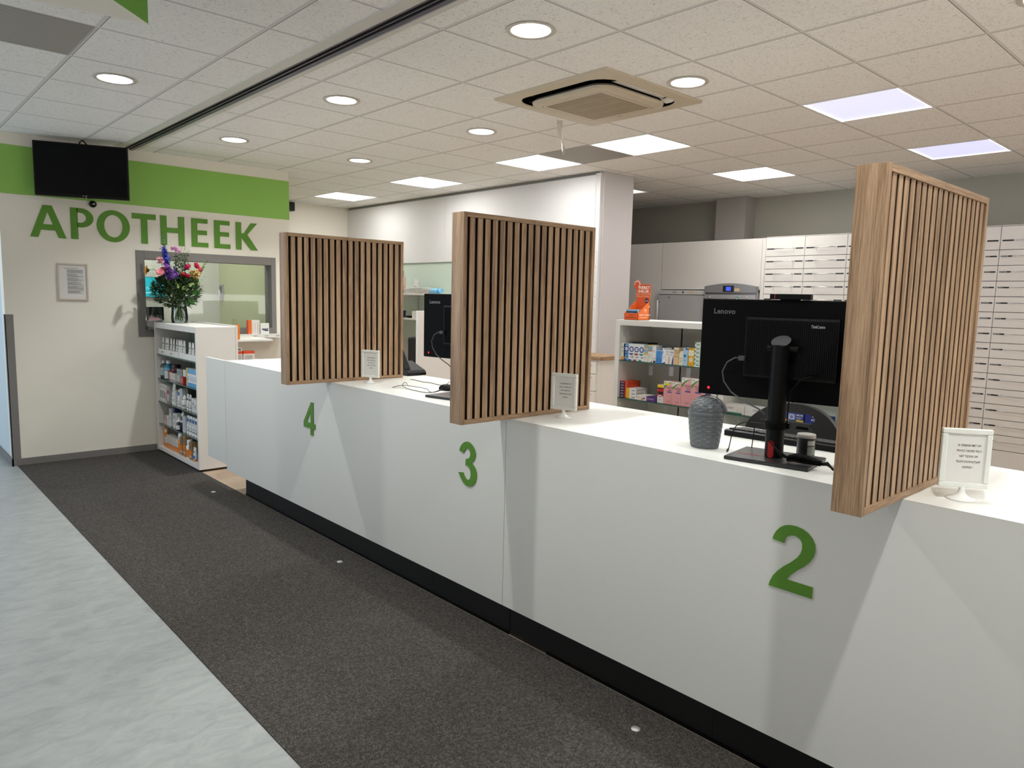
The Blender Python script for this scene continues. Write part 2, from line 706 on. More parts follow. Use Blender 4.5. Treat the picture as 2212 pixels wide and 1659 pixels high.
# office behind the window
OW = paint('#cfcfcc', .7, noise=.01)
sb('wall_office', (1.1, 9.14, 0), (3.4, 9.3, HC+.15), OW, label='pale office wall behind the window')
sb('wall_partition', (3.4, WY+.15, 0), (3.52, 9.76, HC+.15), paint('#b5b894', .35, noise=.03, scale=2), label='olive side wall seen through the window')
sb('trim_3', (3.05, 9.10, .0), (3.4, 9.14, 2.3), paint('#dcdcdc', .5), label='white door leaf in the office wall')
# far pharmacy walls
sb('wall_far', (3.52, 9.76, 0), (5.75, 9.9, HC+.15), WALL, label='cream far wall of the pharmacy')
sw = MB()
sw.box((5.60, 4.92, 0), (5.75, 9.76, HC+.15), WALLW)
struct(sw.build('wall_side'), 'white side wall behind the counter')
up_p = MB()
for y0, y1 in ((4.90, 7.372), (7.376, 9.76)):
    up_p.box((5.555, y0, 1.975), (5.60, y1, 2.775), WALLW)
struct(up_p.build('trim_4', bevel=.001), 'large white upper wall boards')
sb('trim_5', (5.585, 4.9, 2.78), (5.60, 9.76, 2.809), paint('#8d8a86', .5), label='grey rail under the ceiling')
tr6 = MB().box((5.56, 4.845, 0), (5.6, 4.91, 2.79), WALLW)
for z in (2.02, 1.87, 1.72, 1.58, 1.45, 1.17):
    tr6.lathe([(.004, 0), (.0, .003)], DARKM, seg=8, M=face_negx(5.559, 4.87, z))
struct(tr6.build('trim_6', bevel=.002), 'white vertical strip with screw holes beside the column')
gp = MB().box((5.575, 4.93, .98), (5.6, 9.7, 1.974), paint('#c3d3c6', .12, noise=.01, scale=1))
struct(gp.build('trim_7'), 'pale green glass wall panel')
pins = MB()
for k, z in enumerate((1.62, 1.45, 1.29, 1.215, 1.06)):
    pins.lathe([(.009, 0), (.009, .006), (.004, .009)], GLOSSW, seg=10, M=face_negx(5.575, 5.03, z))
struct(pins.build('trim_8'), 'row of small round white pins on the green glass')
colm = MB().box((5.60, 4.83, 0), (6.06, 5.3, HC+.15), paint('#cbc7c8', .6, noise=.015, scale=2))
struct(colm.build('wall_column', bevel=.004), 'light grey square column')
sb('wall_right', (8.15, -3, 0), (8.3, 10, HC+.15), paint('#b3b1a6', .8, noise=.015, scale=2, spec=.2), label='grey green rear wall above the drawers')
sb('wall_pillar', (7.93, 4.63, 0), (8.15, 5.03, HC+.15), paint('#aeaaa6', .8, noise=.01), label='shallow pilaster on the rear wall')
sb('wall_alcove', (5.75, 8.2, 0), (8.15, 8.35, HC+.15), GREYWALL, label='shaded grey wall at the end of the rear aisle')
# unseen sides of the building
sb('wall_entrance', (-3.1, -3, 0), (-3.0, 6.9, HC+.15), paint('#66635d', .8), label='lobby wall opposite the counter')
sb('wall_front', (-3.1, -3.1, 0), (8.3, -3.0, HC+.15), WALL, label='wall behind the viewpoint')
sb('wall_corridor', (-3.1, 10.9, 0), (1.1, 11.0, HC+.15), bl, label='end wall of the corridor')
wo = MB()
wo.box((-3.1, 6.9, 0), (-3.0, 10.9, .9), bl)
wo.box((-3.1, 6.9, 2.5), (-3.0, 10.9, HC+.15), bl)
struct(wo.build('wall_corridor'), 'corridor wall with a wide window')
w2 = MB()
for y in (6.9, 8.2, 9.5, 10.85):
    w2.box((-3.08, y, .9), (-3.02, y+.05, 2.5), GREYT)
w2o = w2.build('window_2')
struct(w2o, 'wide daylight window of the corridor')
# window frames made up around the unseen lobby and rear fill lamps
w3 = MB()
for y in (-2.6, -.5, 1.6, 3.7, 5.8):
    w3.box((-3.0, y-.03, .45), (-2.96, y+.03, 2.3), GREYT)
w3.box((-3.0, -2.6, .42), (-2.94, 5.8, .46), GREYT).box((-3.0, -2.6, 2.28), (-2.94, 5.8, 2.32), GREYT)
struct(w3.build('lobby_fill_frame'), 'made-up window frame around the unseen lobby fill lamp')
w4 = MB()
for x in (-1.1, 1.1, 3.4, 5.6, 7.9):
    w4.box((x-.03, -3.0, .5), (x+.03, -2.96, 2.4), GREYT)
w4.box((-1.1, -3.0, .48), (7.9, -2.94, .52), GREYT).box((-1.1, -3.0, 2.38), (7.9, -2.94, 2.42), GREYT)
struct(w4.build('rear_fill_frame'), 'made-up window frames around the unseen fill lamp behind the viewpoint')

# ------------------------------------------------------------------ ceiling fittings
def open_lathe(prof, mat, seg=32):
    mb = MB()
    vs, fs = [], []
    for (r, z) in prof:
        for k in range(seg):
            a = 2*PI*k/seg
            vs.append((r*math.cos(a), r*math.sin(a), z))
    for i in range(len(prof)-1):
        for k in range(seg):
            k2 = (k+1) % seg
            fs.append((i*seg+k, i*seg+k2, (i+1)*seg+k2, (i+1)*seg+k))
    return mb.add(vs, fs, mat, None, True)


def downlight(power=1.0):
    t = thing('downlight', 'x', 'light')
    open_lathe([(.094, .001), (.116, -.001), (.120, -.004), (.116, -.007), (.097, -.006), (.092, .004)], paint('#c4beb4', .45)).build('trim_ring', t)
    open_lathe([(.093, .0), (.0895, .03), (.085, .06), (.082, .075)], paint('#8f9494', .4)).build('reflector', t)
    l = MB().add([(.034*math.cos(2*PI*k/24), .034*math.sin(2*PI*k/24), .07) for k in range(24)], [tuple(range(23, -1, -1))], emit('#f5f8f5', LAMP_DOWN*power, 'downlight_lens'))
    l.build('lens', t)
    open_lathe([(.0339, .0702), (.082, .0705)], paint('#b9c6c6', .2)).build('lens_rim', t)
    open_lathe([(.099, .001), (.099, .12), (.0, .121)], paint('#777777', .6), 20).build('housing', t)
    return t


DL_LABEL = {
    (2.484, 6.237): 'round recessed downlight, farthest one nearest the green wall band',
    (3.684, 6.237): 'small round recessed downlight left of the row of square panels, farthest in its row',
    (2.484, 4.437): 'round recessed downlight right of the dark track, above the farthest privacy screen',
    (3.684, 4.437): 'round recessed downlight left of the ceiling air conditioner',
    (2.484, 2.637): 'large round recessed downlight near the top centre of the ceiling',
    (3.684, 2.572): 'round recessed downlight just right of the air conditioner',
    (1.284, 5.037): 'round recessed downlight left of the dark track, beside the hanging green sign'}
dl0, dl1 = downlight(), downlight(.56)      # the lamps over the staff side are the dimmer ones
used = set()
for (x, y) in down_xy:
    src = dl1 if (x > 3 or (x > 2 and y < 5)) else dl0
    d = copy_tree(src) if src.name in used else src
    used.add(src.name)
    d.location = (x, y, HC)
    hid = sorted(p for p in down_xy if p not in DL_LABEL)
    d['label'] = DL_LABEL.get((x, y)) or 'round recessed downlight outside the view, %s from the lobby side' % ORD[hid.index((x, y))]
    d['group'] = 'round ceiling downlights'

PL = {'a': 'square white LED ceiling panel, farthest of the row, nearest the back corner',
      'b': 'square white LED ceiling panel, second from the back corner',
      'c': 'square white LED ceiling panel just left of the dark air grille tile',
      'd': 'square white LED ceiling panel just right of the dark grille tile',
      'e': 'largest bluish LED ceiling panel in the upper right, above the nearest wooden screen',
      'f': 'bluish LED ceiling panel at the far right, beyond the nearest wooden screen',
      'g': 'square white LED ceiling panel left of the top of the nearest wooden screen',
      'h': 'square LED ceiling panel out of view at the right rear',
      'i': 'square LED ceiling panel out of view behind the viewpoint',
      'j': 'square LED ceiling panel over the rear aisle hidden by the column'}
for k, (i, j) in panels.items():
    if k == 'j':
        pass
    x, y = GX0+.6*i+.3, GY0+.6*j+.3
    t = thing('ceiling_light_panel', PL[k], 'light', (x, y, HC), 0, 'square ceiling light panels')
    cool = k in 'ef'
    s = .285
    fr = MB()
    fm = emit('#f2f4ff', 3.0, 'panel_edge') if cool else paint('#e9e9e6', .4)
    for a, b in (((-.3, -.3), (.3, -s)), ((-.3, s), (.3, .3)), ((-.3, -s), (-s, s)), ((s, -s), (.3, s))):
        fr.box((a[0], a[1], -.004), (b[0], b[1], .03), fm if not cool else paint('#e9e9e6', .4))
    fr.build('frame', t)
    if k == 'j':
        dm = emit('#ffffff', .25, 'dim_panel')
    elif cool:
        dm = emit('#d3d6fb', LAMP_COOL, 'cool_panel')
    else:
        dm = emit('#fffdf9', LAMP_PANEL, 'panel_diffuser')
    MB().box((-s, -s, .002), (s, s, .02), dm).build('diffuser', t)
    if cool:
        e = MB()
        em = emit('#f4f4ff', .8, 'panel_edge')
        for a, b in (((-s, -s), (s, -s+.012)), ((-s, s-.012), (s, s)), ((-s, -s), (-s+.012, s)), ((s-.012, -s), (s, s))):
            e.box((a[0], a[1], -.001), (b[0], b[1], .0018), em)
        e.build('bright_edge', t)

gm = mesh_grille_mat()
for (i, j), lb in (((4, 2), 'dark perforated air grille tile between two lit ceiling panels'), ((-3, 2), 'dark perforated air grille tile in the upper left of the ceiling')):
    x, y = GX0+.6*i, GY0+.6*j
    o = MB().box((x+.01, y+.01, HC-.001), (x+.59, y+.59, HC+.01), gm).box((x, y, HC+.001), (x+.6, y+.6, HC+.02), paint('#c3c0b8', .6)).build('ceiling_vent')
    tag(o, lb, 'vent', 'perforated ceiling grilles')

# sliding-wall track
tk = MB()
fl_, dk, gr = paint('#cfccc4', .5), paint('#0f0f11', .3), paint('#5e5a60', .3, metal=.4)
y0, y1 = -3, WY
tk.box((1.852, y0, HC-.006), (1.922, y1, HC+.02), fl_)
tk.box((1.922, y0, HC-.009), (1.928, y1, HC+.05), gr)
tk.box((1.928, y0, HC+.045), (2.008, y1, HC+.05), dk)
tk.box((1.955, y0, HC-.006), (1.963, y1, HC+.05), gr)
tk.box((1.984, y0, HC-.006), (2.004, y1, HC+.05), gr)
tk.box((2.004, y0, HC-.009), (2.012, y1, HC+.05), paint('#8b8791', .3, metal=.4))
tk.box((2.012, y0, HC-.006), (2.052, y1, HC+.02), fl_)
tag(tk.build('ceiling_track'), 'long dark double ceiling track running diagonally to the green band', 'track')

# air conditioner cassette
def rsq(h, r, n=6):
    pts = []
    for cx, cy, a0 in ((h-r, h-r, 0), (-h+r, h-r, 90), (-h+r, -h+r, 180), (h-r, -h+r, 270)):
        for k in range(n+1):
            a = R(a0+90*k/n)
            pts.append((cx+r*math.cos(a), cy+r*math.sin(a)))
    return pts


def ring(mb, A, B, za, zb, mat, smooth=False):
    n = len(A)
    vs = [(x, y, za) for x, y in A]+[(x, y, zb) for x, y in B]
    mb.add(vs, [(i, (i+1) % n, n+(i+1) % n, n+i) for i in range(n)], mat, None, smooth)


ac = thing('air_conditioner', 'square beige ceiling air conditioner with dark slot ring and louvred centre grille', 'air conditioner', (3.615, 3.20, HC))
BE = paint('#c6b9a2', .45, noise=.02, scale=5)
BE2 = paint('#b8aa8f', .45, noise=.02)
a = MB()
n = 6
O0, O1 = rsq(.472, .012, n), rsq(.468, .016, n)
I0, I1 = rsq(.388, .14, n), rsq(.382, .135, n)
ring(a, O0, O0, 0, -.006, BE)
ring(a, O0, O1, -.006, -.013, BE)
ring(a, O1, I0, -.013, -.017, BE)
ring(a, I0, I1, -.017, -.012, BE)
a.build('cover_frame', ac)
a = MB()
DK = paint('#060505', .9, spec=.05)
ring(a, I1, rsq(.378, .13, n), -.012, .06, DK)
ring(a, rsq(.378, .13, n), rsq(.30, .09, n), .06, .06, DK)
ring(a, rsq(.30, .09, n), rsq(.312, .10, n), .06, -.012, DK)
for q in range(4):
    Mx = Matrix.Rotation(q*PI/2, 4, 'Z')
    a.box((-.23, .335, .03), (.23, .36, .034), paint('#0d0c0b', .9, spec=.05), Mx)
    for x in (-.25, .25):
        a.box((x-.010, .322, .0), (x+.010, .376, .006), paint('#12100d', .8, spec=.1), Mx)
a.build('air_slot', ac)
a = MB()
C0, C1, C2, C3 = rsq(.326, .105, n), rsq(.320, .10, n), rsq(.30, .09, n), rsq(.235, .01, n)
ring(a, rsq(.312, .1, n), C0, -.012, -.026, BE, True)
ring(a, C0, C1, -.026, -.040, BE, True)
ring(a, C1, C2, -.040, -.046, BE)
ring(a, C2, rsq(.262, .05, n), -.046, -.047, BE)
ring(a, rsq(.262, .05, n), rsq(.259, .05, n), -.047, -.044, paint('#8f8064', .6))
ring(a, rsq(.259, .05, n), C3, -.047, -.047, BE)
a.build('centre_panel', ac)
a = MB()
a.box((-.235, -.235, -.030), (.235, .235, -.028), paint('#4c4332', .7))
for k in range(34):
    y = -.232+.464*k/33
    a.box((-.235, y-.0028, -.047), (.235, y+.0028, -.034), BE2)
for x in (-.12, 0, .12):
    a.box((x-.002, -.235, -.0478), (x+.002, .235, -.036), BE2)
a.box((.27, .02, -.0476), (.274, .06, -.0468), paint('#5b5346', .5))
a.build('grille', ac)
# loose clear plastic strip hanging from it
ps = MB()
pm = glass('#fbfbfb', .32, .3, name='plastic_film')
prev = None
for sx in (0, .028, .05):
    pts = []
    for k in range(14):
        q = k/13
        pts.append((3.70+sx*(1-.2*q)+.05*q+.006*math.sin(9*q+sx*60), 3.645+.01*math.sin(7*q+sx*90)-.01*q, HC-.035-.23*q))
    if prev:
        vs = prev+pts
        ps.add(vs, [(i, i+1, 14+i+1, 14+i) for i in range(13)], pm, None, True)
    prev = pts
tag(ps.build('plastic_strip'), 'loose strip of clear plastic dangling from the air conditioner', 'plastic strip')

# hanging triangular sign
hs = MB()
c0 = Vector((.963, 3.267))
d1 = Vector((math.sin(R(279.7)), math.cos(R(279.7))))
d2 = Vector((math.sin(R(225.6)), math.cos(R(225.6))))
L = .95
c1, c2 = c0+d1*L, c0+d2*L
for i_, (p, q) in enumerate(((c0, c1), (c1, c2), (c2, c0))):
    hs.add([(p.x, p.y, 2.60), (q.x, q.y, 2.60), (q.x, q.y, 2.79), (p.x, p.y, 2.79)], [(0, 1, 2, 3)], GREEND)
hs.add([(c0.x, c0.y, 2.60), (c1.x, c1.y, 2.60), (c2.x, c2.y, 2.60)], [(0, 1, 2)], WALL)
hs.add([(c0.x, c0.y, 2.79), (c1.x, c1.y, 2.79), (c2.x, c2.y, 2.79)], [(0, 1, 2)], WALL)
hst = thing('hanging_sign', 'three-sided green hanging sign with a white underside at the upper left', 'sign')
hs.build('sign_body', hst)
hw = MB()
for p in (c0, c1, c2):
    q = p.lerp((c0+c1+c2)/3, .25)
    hw.tube([(q.x, q.y, 2.788), (q.x, q.y, HC)], .0015, CHROME, 6)
hw.build('wire', hst)

# ------------------------------------------------------------------ lettering, television, notice
def strk(mb, polys, h, mat, M):
    for p in polys:
        mb.prism(p, h, mat, M)


ZL, HL, SW = 1.970, .272, .056
wl = thing('wall_lettering', 'large green letters spelling APOTHEEK on the cream wall', 'lettering', (0, WY, ZL))


def letter(ch, x0, x1):
    w_ = x1-x0
    s = SW
    mb = MB()
    Mx = face_negy(x0, -.001, 0)
    h = .006
    H = HL
    if ch == 'A':
        mb.prism([(0, 0), (s*1.05, 0), (w_/2+.0, H*.80), (w_/2-.034, H), (w_/2-.034, H)][:3]+[(w_/2-.034+.0, H)], h, GREEND, Mx)
        mb.prism([(w_, 0), (w_-s*1.05, 0), (w_/2, H*.80), (w_/2+.034, H)], h, GREEND, Mx)
        mb.prism([(w_/2-.034, H), (w_/2, H*.80), (w_/2+.034, H)], h, GREEND, Mx)
        mb.prism([(w_*.27, .062), (w_*.73, .062), (w_*.66, .062+s*.86), (w_*.34, .062+s*.86)], h*.98, GREEND, Mx)
    elif ch == 'P':
        mb.prism([(0, 0), (s, 0), (s, H), (0, H)], h, GREEND, Mx)
        cy, ry, ri = H-.084, .084, .084-s*.72
        bx = w_*.42
        n_ = 18
        out = [(s*.9, H), (bx, H)]
        for k in range(n_+1):
            a_ = R(90-180*k/n_)
            po = (bx+(w_-bx)*math.cos(a_), cy+ry*math.sin(a_))
            a2 = R(90-180*(k+1)/n_)
            p2 = (bx+(w_-bx)*math.cos(a2), cy+ry*math.sin(a2))
            if k == n_:
                break
            i1 = (bx+(w_-bx-s*1.02)*math.cos(a_), cy+ri*math.sin(a_))
            i2 = (bx+(w_-bx-s*1.02)*math.cos(a2), cy+ri*math.sin(a2))
            mb.prism([po, p2, i2, i1], h, GREEND, Mx)
        mb.prism([(s*.9, H), (bx, H), (bx, cy+ri), (s*.9, cy+ri)], h, GREEND, Mx)
        mb.prism([(s*.9, cy-ri), (bx, cy-ri), (bx, cy-ry), (s*.9, cy-ry)], h, GREEND, Mx)
    elif ch == 'O':
        n_ = 44
        cx, cy = w_/2, H/2
        for k in range(n_):
            a_, a2 = 2*PI*k/n_, 2*PI*(k+1)/n_
            f = lambda t_, rx, ry: (cx+rx*math.cos(t_), cy+ry*math.sin(t_))
            mb.prism([f(a_, w_/2, H/2+.006), f(a2, w_/2, H/2+.006), f(a2, w_/2-s*1.05, H/2-.036), f(a_, w_/2-s*1.05, H/2-.036)], h, GREEND, Mx)
    elif ch == 'T':
        mb.prism([(0, H-.05), (w_, H-.05), (w_, H), (0, H)], h, GREEND, Mx)
        mb.prism([(w_/2-s/2, 0), (w_/2+s/2, 0), (w_/2+s/2, H-.049), (w_/2-s/2, H-.049)], h, GREEND, Mx)
    elif ch == 'H':
        mb.prism([(0, 0), (s, 0), (s, H), (0, H)], h, GREEND, Mx)
        mb.prism([(w_-s, 0), (w_, 0), (w_, H), (w_-s, H)], h, GREEND, Mx)
        mb.prism([(s, H*.43), (w_-s, H*.43), (w_-s, H*.60), (s, H*.60)], h, GREEND, Mx)
    elif ch == 'E':
        mb.prism([(0, 0), (s, 0), (s, H), (0, H)], h, GREEND, Mx)
        for z0, z1, k in ((0, .043, 1), (H*.43, H*.43+.043, .93), (H-.043, H, .98)):
            mb.prism([(s, z0), (w_*k, z0), (w_*k, z1), (s, z1)], h, GREEND, Mx)
    elif ch == 'K':
        mb.prism([(0, 0), (s, 0), (s, H), (0, H)], h, GREEND, Mx)
        mb.prism([(s, H*.44), (s+.012, H*.53), (w_-.07, H), (w_-.005, H), (s+.055, H*.535)], h, GREEND, Mx)
        mb.prism([(s, H*.44), (s, H*.60), (s+.055, H*.60), (w_, 0), (w_-.072, 0)], h*.98, GREEND, Mx)
    mb.build('letter_'+ch.lower(), wl)


for ch, x0, x1 in (('A', 1.183, 1.452), ('P', 1.488, 1.668), ('O', 1.693, 1.963), ('T', 1.984, 2.191), ('H', 2.230, 2.447), ('E', 2.512, 2.671), ('E', 2.729, 2.888), ('K', 2.946, 3.172)):
    letter(ch, x0, x1)

tv = thing('television', 'black flat television angled out over the green band on the cream wall', 'television', (1.545, 7.175, 2.31), R(-21))
MB().box((-.352, -.012, 0), (.352, .045, .445), paint('#050506', .4, spec=.2)).build('screen_body', tv, bevel=.004)
MB().box((-.338, -.0135, .022), (.338, -.0115, .432), paint('#020203', .14, spec=.15)).build('screen', tv)
lt = MB()
v_, f_ = text_geo('LG', .014, .01)
lt.add(v_, f_, paint('#b8b8b8', .5), face_negy(.025, -.0142, .013))
lt.lathe([(.004, 0), (0, .001)], paint('#a9a9a9', .4), (-.0, 0, 0), 10, face_negy(.004, -.0142, .013))
lt.build('logo', tv)
sl = MB().box((.012, -.013, -.006), (.05, .0, .001), BLACK)
sl.box((.022, -.0145, -.005), (.027, -.013, 0), emit('#ffb0a0', .3, 'standby_light'))
sl.build('standby_light', tv)
br = MB()
br.tube([(-.02, .09, .30), (-.02, .075, .47), (0.0, .06, .49), (.05, .07, .44)], .006, BLACK, 8)
br.box((-.1, .045, .12), (.1, .07, .33), BLACK)
br.box((-.03, .07, .18), (.03, .22, .26), BLACK)
br.build('bracket', tv)
sc = thing('security_camera', 'small round black dome camera on the cream wall under the television', 'camera', (1.665, 7.405, 2.285))
MB().lathe([(.027, 0), (.030, .01), (.028, .03), (.018, .043), (0, .05)], BLACK, seg=24, M=face_negy(0, 0, 0)).build('dome', sc)
MB().lathe([(.0095, .045), (.0095, .053), (0, .054)], CHROME, seg=16, M=face_negy(.0, 0, .0)).build('lens', sc)
ns = thing('framed_notice', 'pale framed printed notice hanging on the cream wall', 'frame', (1.485, WY, 1.595))
f = MB()
FR = paint('#cbbfb2', .5)
W2, H2 = .118, .161
for a_, b_ in (((-W2, -H2), (W2, -H2+.013)), ((-W2, H2-.013), (W2, H2)), ((-W2, -H2+.013), (-W2+.013, H2-.013)), ((W2-.013, -H2+.013), (W2, H2-.013))):
    f.box((a_[0], -.018, a_[1]), (b_[0], 0, b_[1]), FR)
f.build('frame', ns, bevel=.002)
f = MB().box((-W2+.012, -.008, -H2+.012), (W2-.012, -.002, H2-.012), PAPER)
GI = paint('#77777a', .8)
v_, f_ = text_geo('Algemene Apotheek Normen', .0085, .015, 'LEFT')
f.add(v_, f_, INK, face_negy(-.062, -.0087, .118))
rr = random.Random(3)
z = .104
k = 0
while z > -.108:
    k += 1
    if k % 8 == 0:
        z -= .0045
        continue
    f.box((-.044, -.0086, z), (-.044+.125*(1 if rr.random() < .7 else rr.uniform(.4, .9)), -.008, z+.0022), GI)
    z -= .0045
f.build('printed_sheet', ns)

# ------------------------------------------------------------------ the counter
CX, CT = 2.11, 1.014
wt = MB().box((CX, -1.6, CT-.018), (2.81, 5.575, CT), WHITE)
tag(wt.build('counter_worktop'), 'long white worktop running along the whole service counter', 'worktop')
for (y0, y1, lb) in ((2.337, 5.575, 'white front half of the service counter carrying numbers 3 and 4'), (-1.6, 2.334, 'white front half of the service counter carrying number 2')):
    t = thing('service_counter', lb, 'counter', (CX, y0, 0))
    Lc = y1-y0
    MB().box((0, 0, .155), (.02, Lc, CT-.0181), WHITE).build('front_panel', t)
    b = MB().box((.02, .0, .155), (.64, .02, CT-.0185), WHITE).box((.02, Lc-.02, .155), (.64, Lc, CT-.0185), WHITE)
    b.box((.02, .02, .155), (.64, Lc-.02, .175), WHITE)
    b.build('carcass', t)
    p = MB()
    cuts = [0, .6, 1.9, Lc] if y0 > 0 else [0, 1.1, 2.87, Lc]
    for a_, b_ in zip(cuts[:-1], cuts[1:]):
        e_ = .24 if (b_ == Lc and y0 > 0) else .0008
        p.box((.05, a_+.0008, .0), (.068, b_-e_, .155), PLINTH)
    p.box((.045, 0, .0), (.05, Lc-.24, .012), BLACKM)
    p.build('plinth', t)
    MB().box((.068, .05, .0), (.6, Lc-.24, .15), BLACKM).build('base', t)
fp = MB().box((CX, 5.582, .2), (CX+.022, 5.975, CT-.001), WHITE)
tag(fp.build('counter_gate', bevel=.001), 'white swing gate panel between the counter end and the display shelf', 'gate')

TWO = [(1.069, 0.805), (1.066, 0.818), (1.058, 0.834), (1.046, 0.848), (1.033, 0.857), (1.015, 0.862), (0.995, 0.863), (0.975, 0.859), (0.957, 0.85), (0.943, 0.837), (0.934, 0.82), (0.932, 0.801), (0.936, 0.781), (0.947, 0.762), (0.964, 0.743), (0.985, 0.725), (1.004, 0.705), (1.015, 0.688), (0.932, 0.688), (0.932, 0.652), (1.072, 0.652), (1.069, 0.665), (1.06, 0.687), (1.045, 0.708), (1.026, 0.728), (1.004, 0.747), (0.986, 0.766), (0.976, 0.782), (0.972, 0.798), (0.973, 0.813), (0.979, 0.825), (0.989, 0.831), (1.0, 0.833), (1.012, 0.83), (1.023, 0.823), (1.029, 0.814), (1.031, 0.801)]
THREE = [(2.661, 0.814), (2.654, 0.831), (2.642, 0.847), (2.624, 0.86), (2.604, 0.866), (2.582, 0.864), (2.562, 0.853), (2.546, 0.836), (2.539, 0.817), (2.542, 0.798), (2.553, 0.781), (2.569, 0.769), (2.555, 0.762), (2.537, 0.746), (2.529, 0.725), (2.53, 0.703), (2.54, 0.679), (2.559, 0.661), (2.582, 0.653), (2.607, 0.655), (2.63, 0.667), (2.648, 0.686), (2.665, 0.708), (2.628, 0.713), (2.62, 0.698), (2.607, 0.686), (2.592, 0.683), (2.578, 0.692), (2.572, 0.711), (2.575, 0.729), (2.584, 0.744), (2.597, 0.751), (2.613, 0.751), (2.61, 0.782), (2.597, 0.784), (2.583, 0.793), (2.577, 0.809), (2.581, 0.824), (2.591, 0.832), (2.606, 0.834), (2.617, 0.824), (2.627, 0.807)]


def digit(name, pts, label):
    """flat cut-out on the counter front; pts are (Y, Z) in the plane of the counter face"""
    import bmesh
    bm = bmesh.new()
    for loop in pts:
        vs = [bm.verts.new((CX-.004, y, z)) for y, z in loop]
        for a_, b_ in zip(vs, vs[1:]+vs[:1]):
            bm.edges.new((a_, b_))
    r_ = bmesh.ops.triangle_fill(bm, use_beauty=True, use_dissolve=False, edges=bm.edges[:])
    fs = [g for g in r_['geom'] if isinstance(g, bmesh.types.BMFace)]
    ex = bmesh.ops.extrude_face_region(bm, geom=fs)
    bmesh.ops.translate(bm, vec=(.0038, 0, 0), verts=[g for g in ex['geom'] if isinstance(g, bmesh.types.BMVert)])
    bmesh.ops.recalc_face_normals(bm, faces=bm.faces[:])
    me = bpy.data.meshes.new(name)
    bm.to_mesh(me)
    bm.free()
    me.materials.append(GREEND)
    o = bpy.data.objects.new(name, me)
    COL.objects.link(o)
    tag(o, label, 'number', 'green desk numbers')
    return o


digit('desk_number', [TWO], 'green cut-out number 2 on the nearest part of the white counter')
digit('desk_number', [THREE], 'green cut-out number 3 on the middle of the white counter front')
digit('desk_number', [[(4.163, .862), (4.132, .862), (4.132, .728), (4.108, .728), (4.108, .695), (4.132, .695), (4.134, .653), (4.173, .653), (4.173, .695), (4.263, .695), (4.263, .73)], [(4.17, .802), (4.22, .730), (4.17, .729)]],
      'green cut-out number 4 on the far part of the white counter front')

# privacy screens
def make_screen():
    t = thing('privacy_screen', 'x', 'screen')
    W_, H_, D_, T_ = .79, .862, .076, .019
    MB().box((0, 0, 0), (T_, D_, H_), OAKZ).build('side_board', t, bevel=.0008)
    MB().box((W_-T_, 0, 0), (W_, D_, H_), OAKZ).build('side_board', t, bevel=.0008)
    for x0, x1 in ((T_, W_/2-.0007), (W_/2+.0007, W_-T_)):
        MB().box((x0, 0, H_-T_), (x1, D_, H_), OAKX).build('top_rail', t, bevel=.0008)
        MB().box((x0, 0, 0), (x1, D_, T_), OAKX).build('bottom_rail', t, bevel=.0008)
    MB().box((T_, .024, T_), (W_-T_, D_-.024, H_-T_), FELT).build('felt_core', t)
    inner = W_-2*T_
    pitch = inner/18.45
    s = MB()
    for k in range(18):
        x = T_+.5*(inner-17*pitch-.027)+k*pitch
        s.box((x, .004, T_+.0005), (x+.027, .0055, H_-T_-.0005), OAKZ).box((x+.0003, .0056, T_+.0005), (x+.0267, .0235, H_-T_-.0005), MDF)
    s.build('front_slats', t)
    s = MB()
    for k in range(18):
        x = T_+.5*(inner-17*pitch-.027)+k*pitch
        s.box((x, D_-.0055, T_+.0005), (x+.027, D_-.004, H_-T_-.0005), OAKZ).box((x+.0003, D_-.0235, T_+.0005), (x+.0267, D_-.0056, H_-T_-.0005), MDF)
    s.build('rear_slats', t)
    return t


scr = make_screen()
for k, (y, lb) in enumerate(((.702, 'nearest slatted oak privacy screen, at the right beside number 2'),
                             (2.303, 'middle slatted oak privacy screen, beside number 3'),
                             (3.905, 'farthest slatted oak privacy screen, beside number 4'))):
    o = scr if k == 0 else copy_tree(scr)
    o.location = (1.83, y, CT+.0008)
    o['label'] = lb
    o['group'] = 'slatted wooden privacy screens on the counter'

# sign holders
def make_holder():
    t = thing('sign_holder', 'x', 'sign')
    W_, H_ = .0625, .082
    base = .033
    PW = paint('#dfe1db', .35)
    f = MB()
    b_ = .0145
    for a0, a1 in (((-W_, 0), (W_, b_)), ((-W_, 2*H_-b_), (W_, 2*H_)), ((-W_, b_), (-W_+b_, 2*H_-b_)), ((W_-b_, b_), (W_, 2*H_-b_))):
        f.box((a0[0], -.008, base+a0[1]), (a1[0], .008, base+a1[1]), PW)
    f.build('frame', t, bevel=.003, seg=3)
    s = MB().box((-W_+b_-.001, -.0035, base+b_-.001), (W_-b_+.001, .0035, base+2*H_-b_+.001), PAPER)
    for i_, ln in enumerate(('IN VERBAND MET UW', 'PRIVACY HELPEN WIJ U', 'NIET TIJDENS UW', 'TELEFOON/WHATSAPP', 'GESPREK! !')):
        v_, f_ = text_geo(ln, .0068, .012, 'CENTER', 1.05)
        s.add([(x*.82, y*1.25, z_) for x, y, z_ in v_], f_, INK, face_negy(.0075, -.0037, base+H_+.036-.0152*i_))
    s.build('card', t)
    MB().lathe([(.036, 0), (.037, .0022), (.034, .0035), (.02, .008), (.011, .016), (.0075, .026), (.0085, .036), (.004, .040), (0, .041)], GLOSSW, seg=36).build('foot', t)
    return t


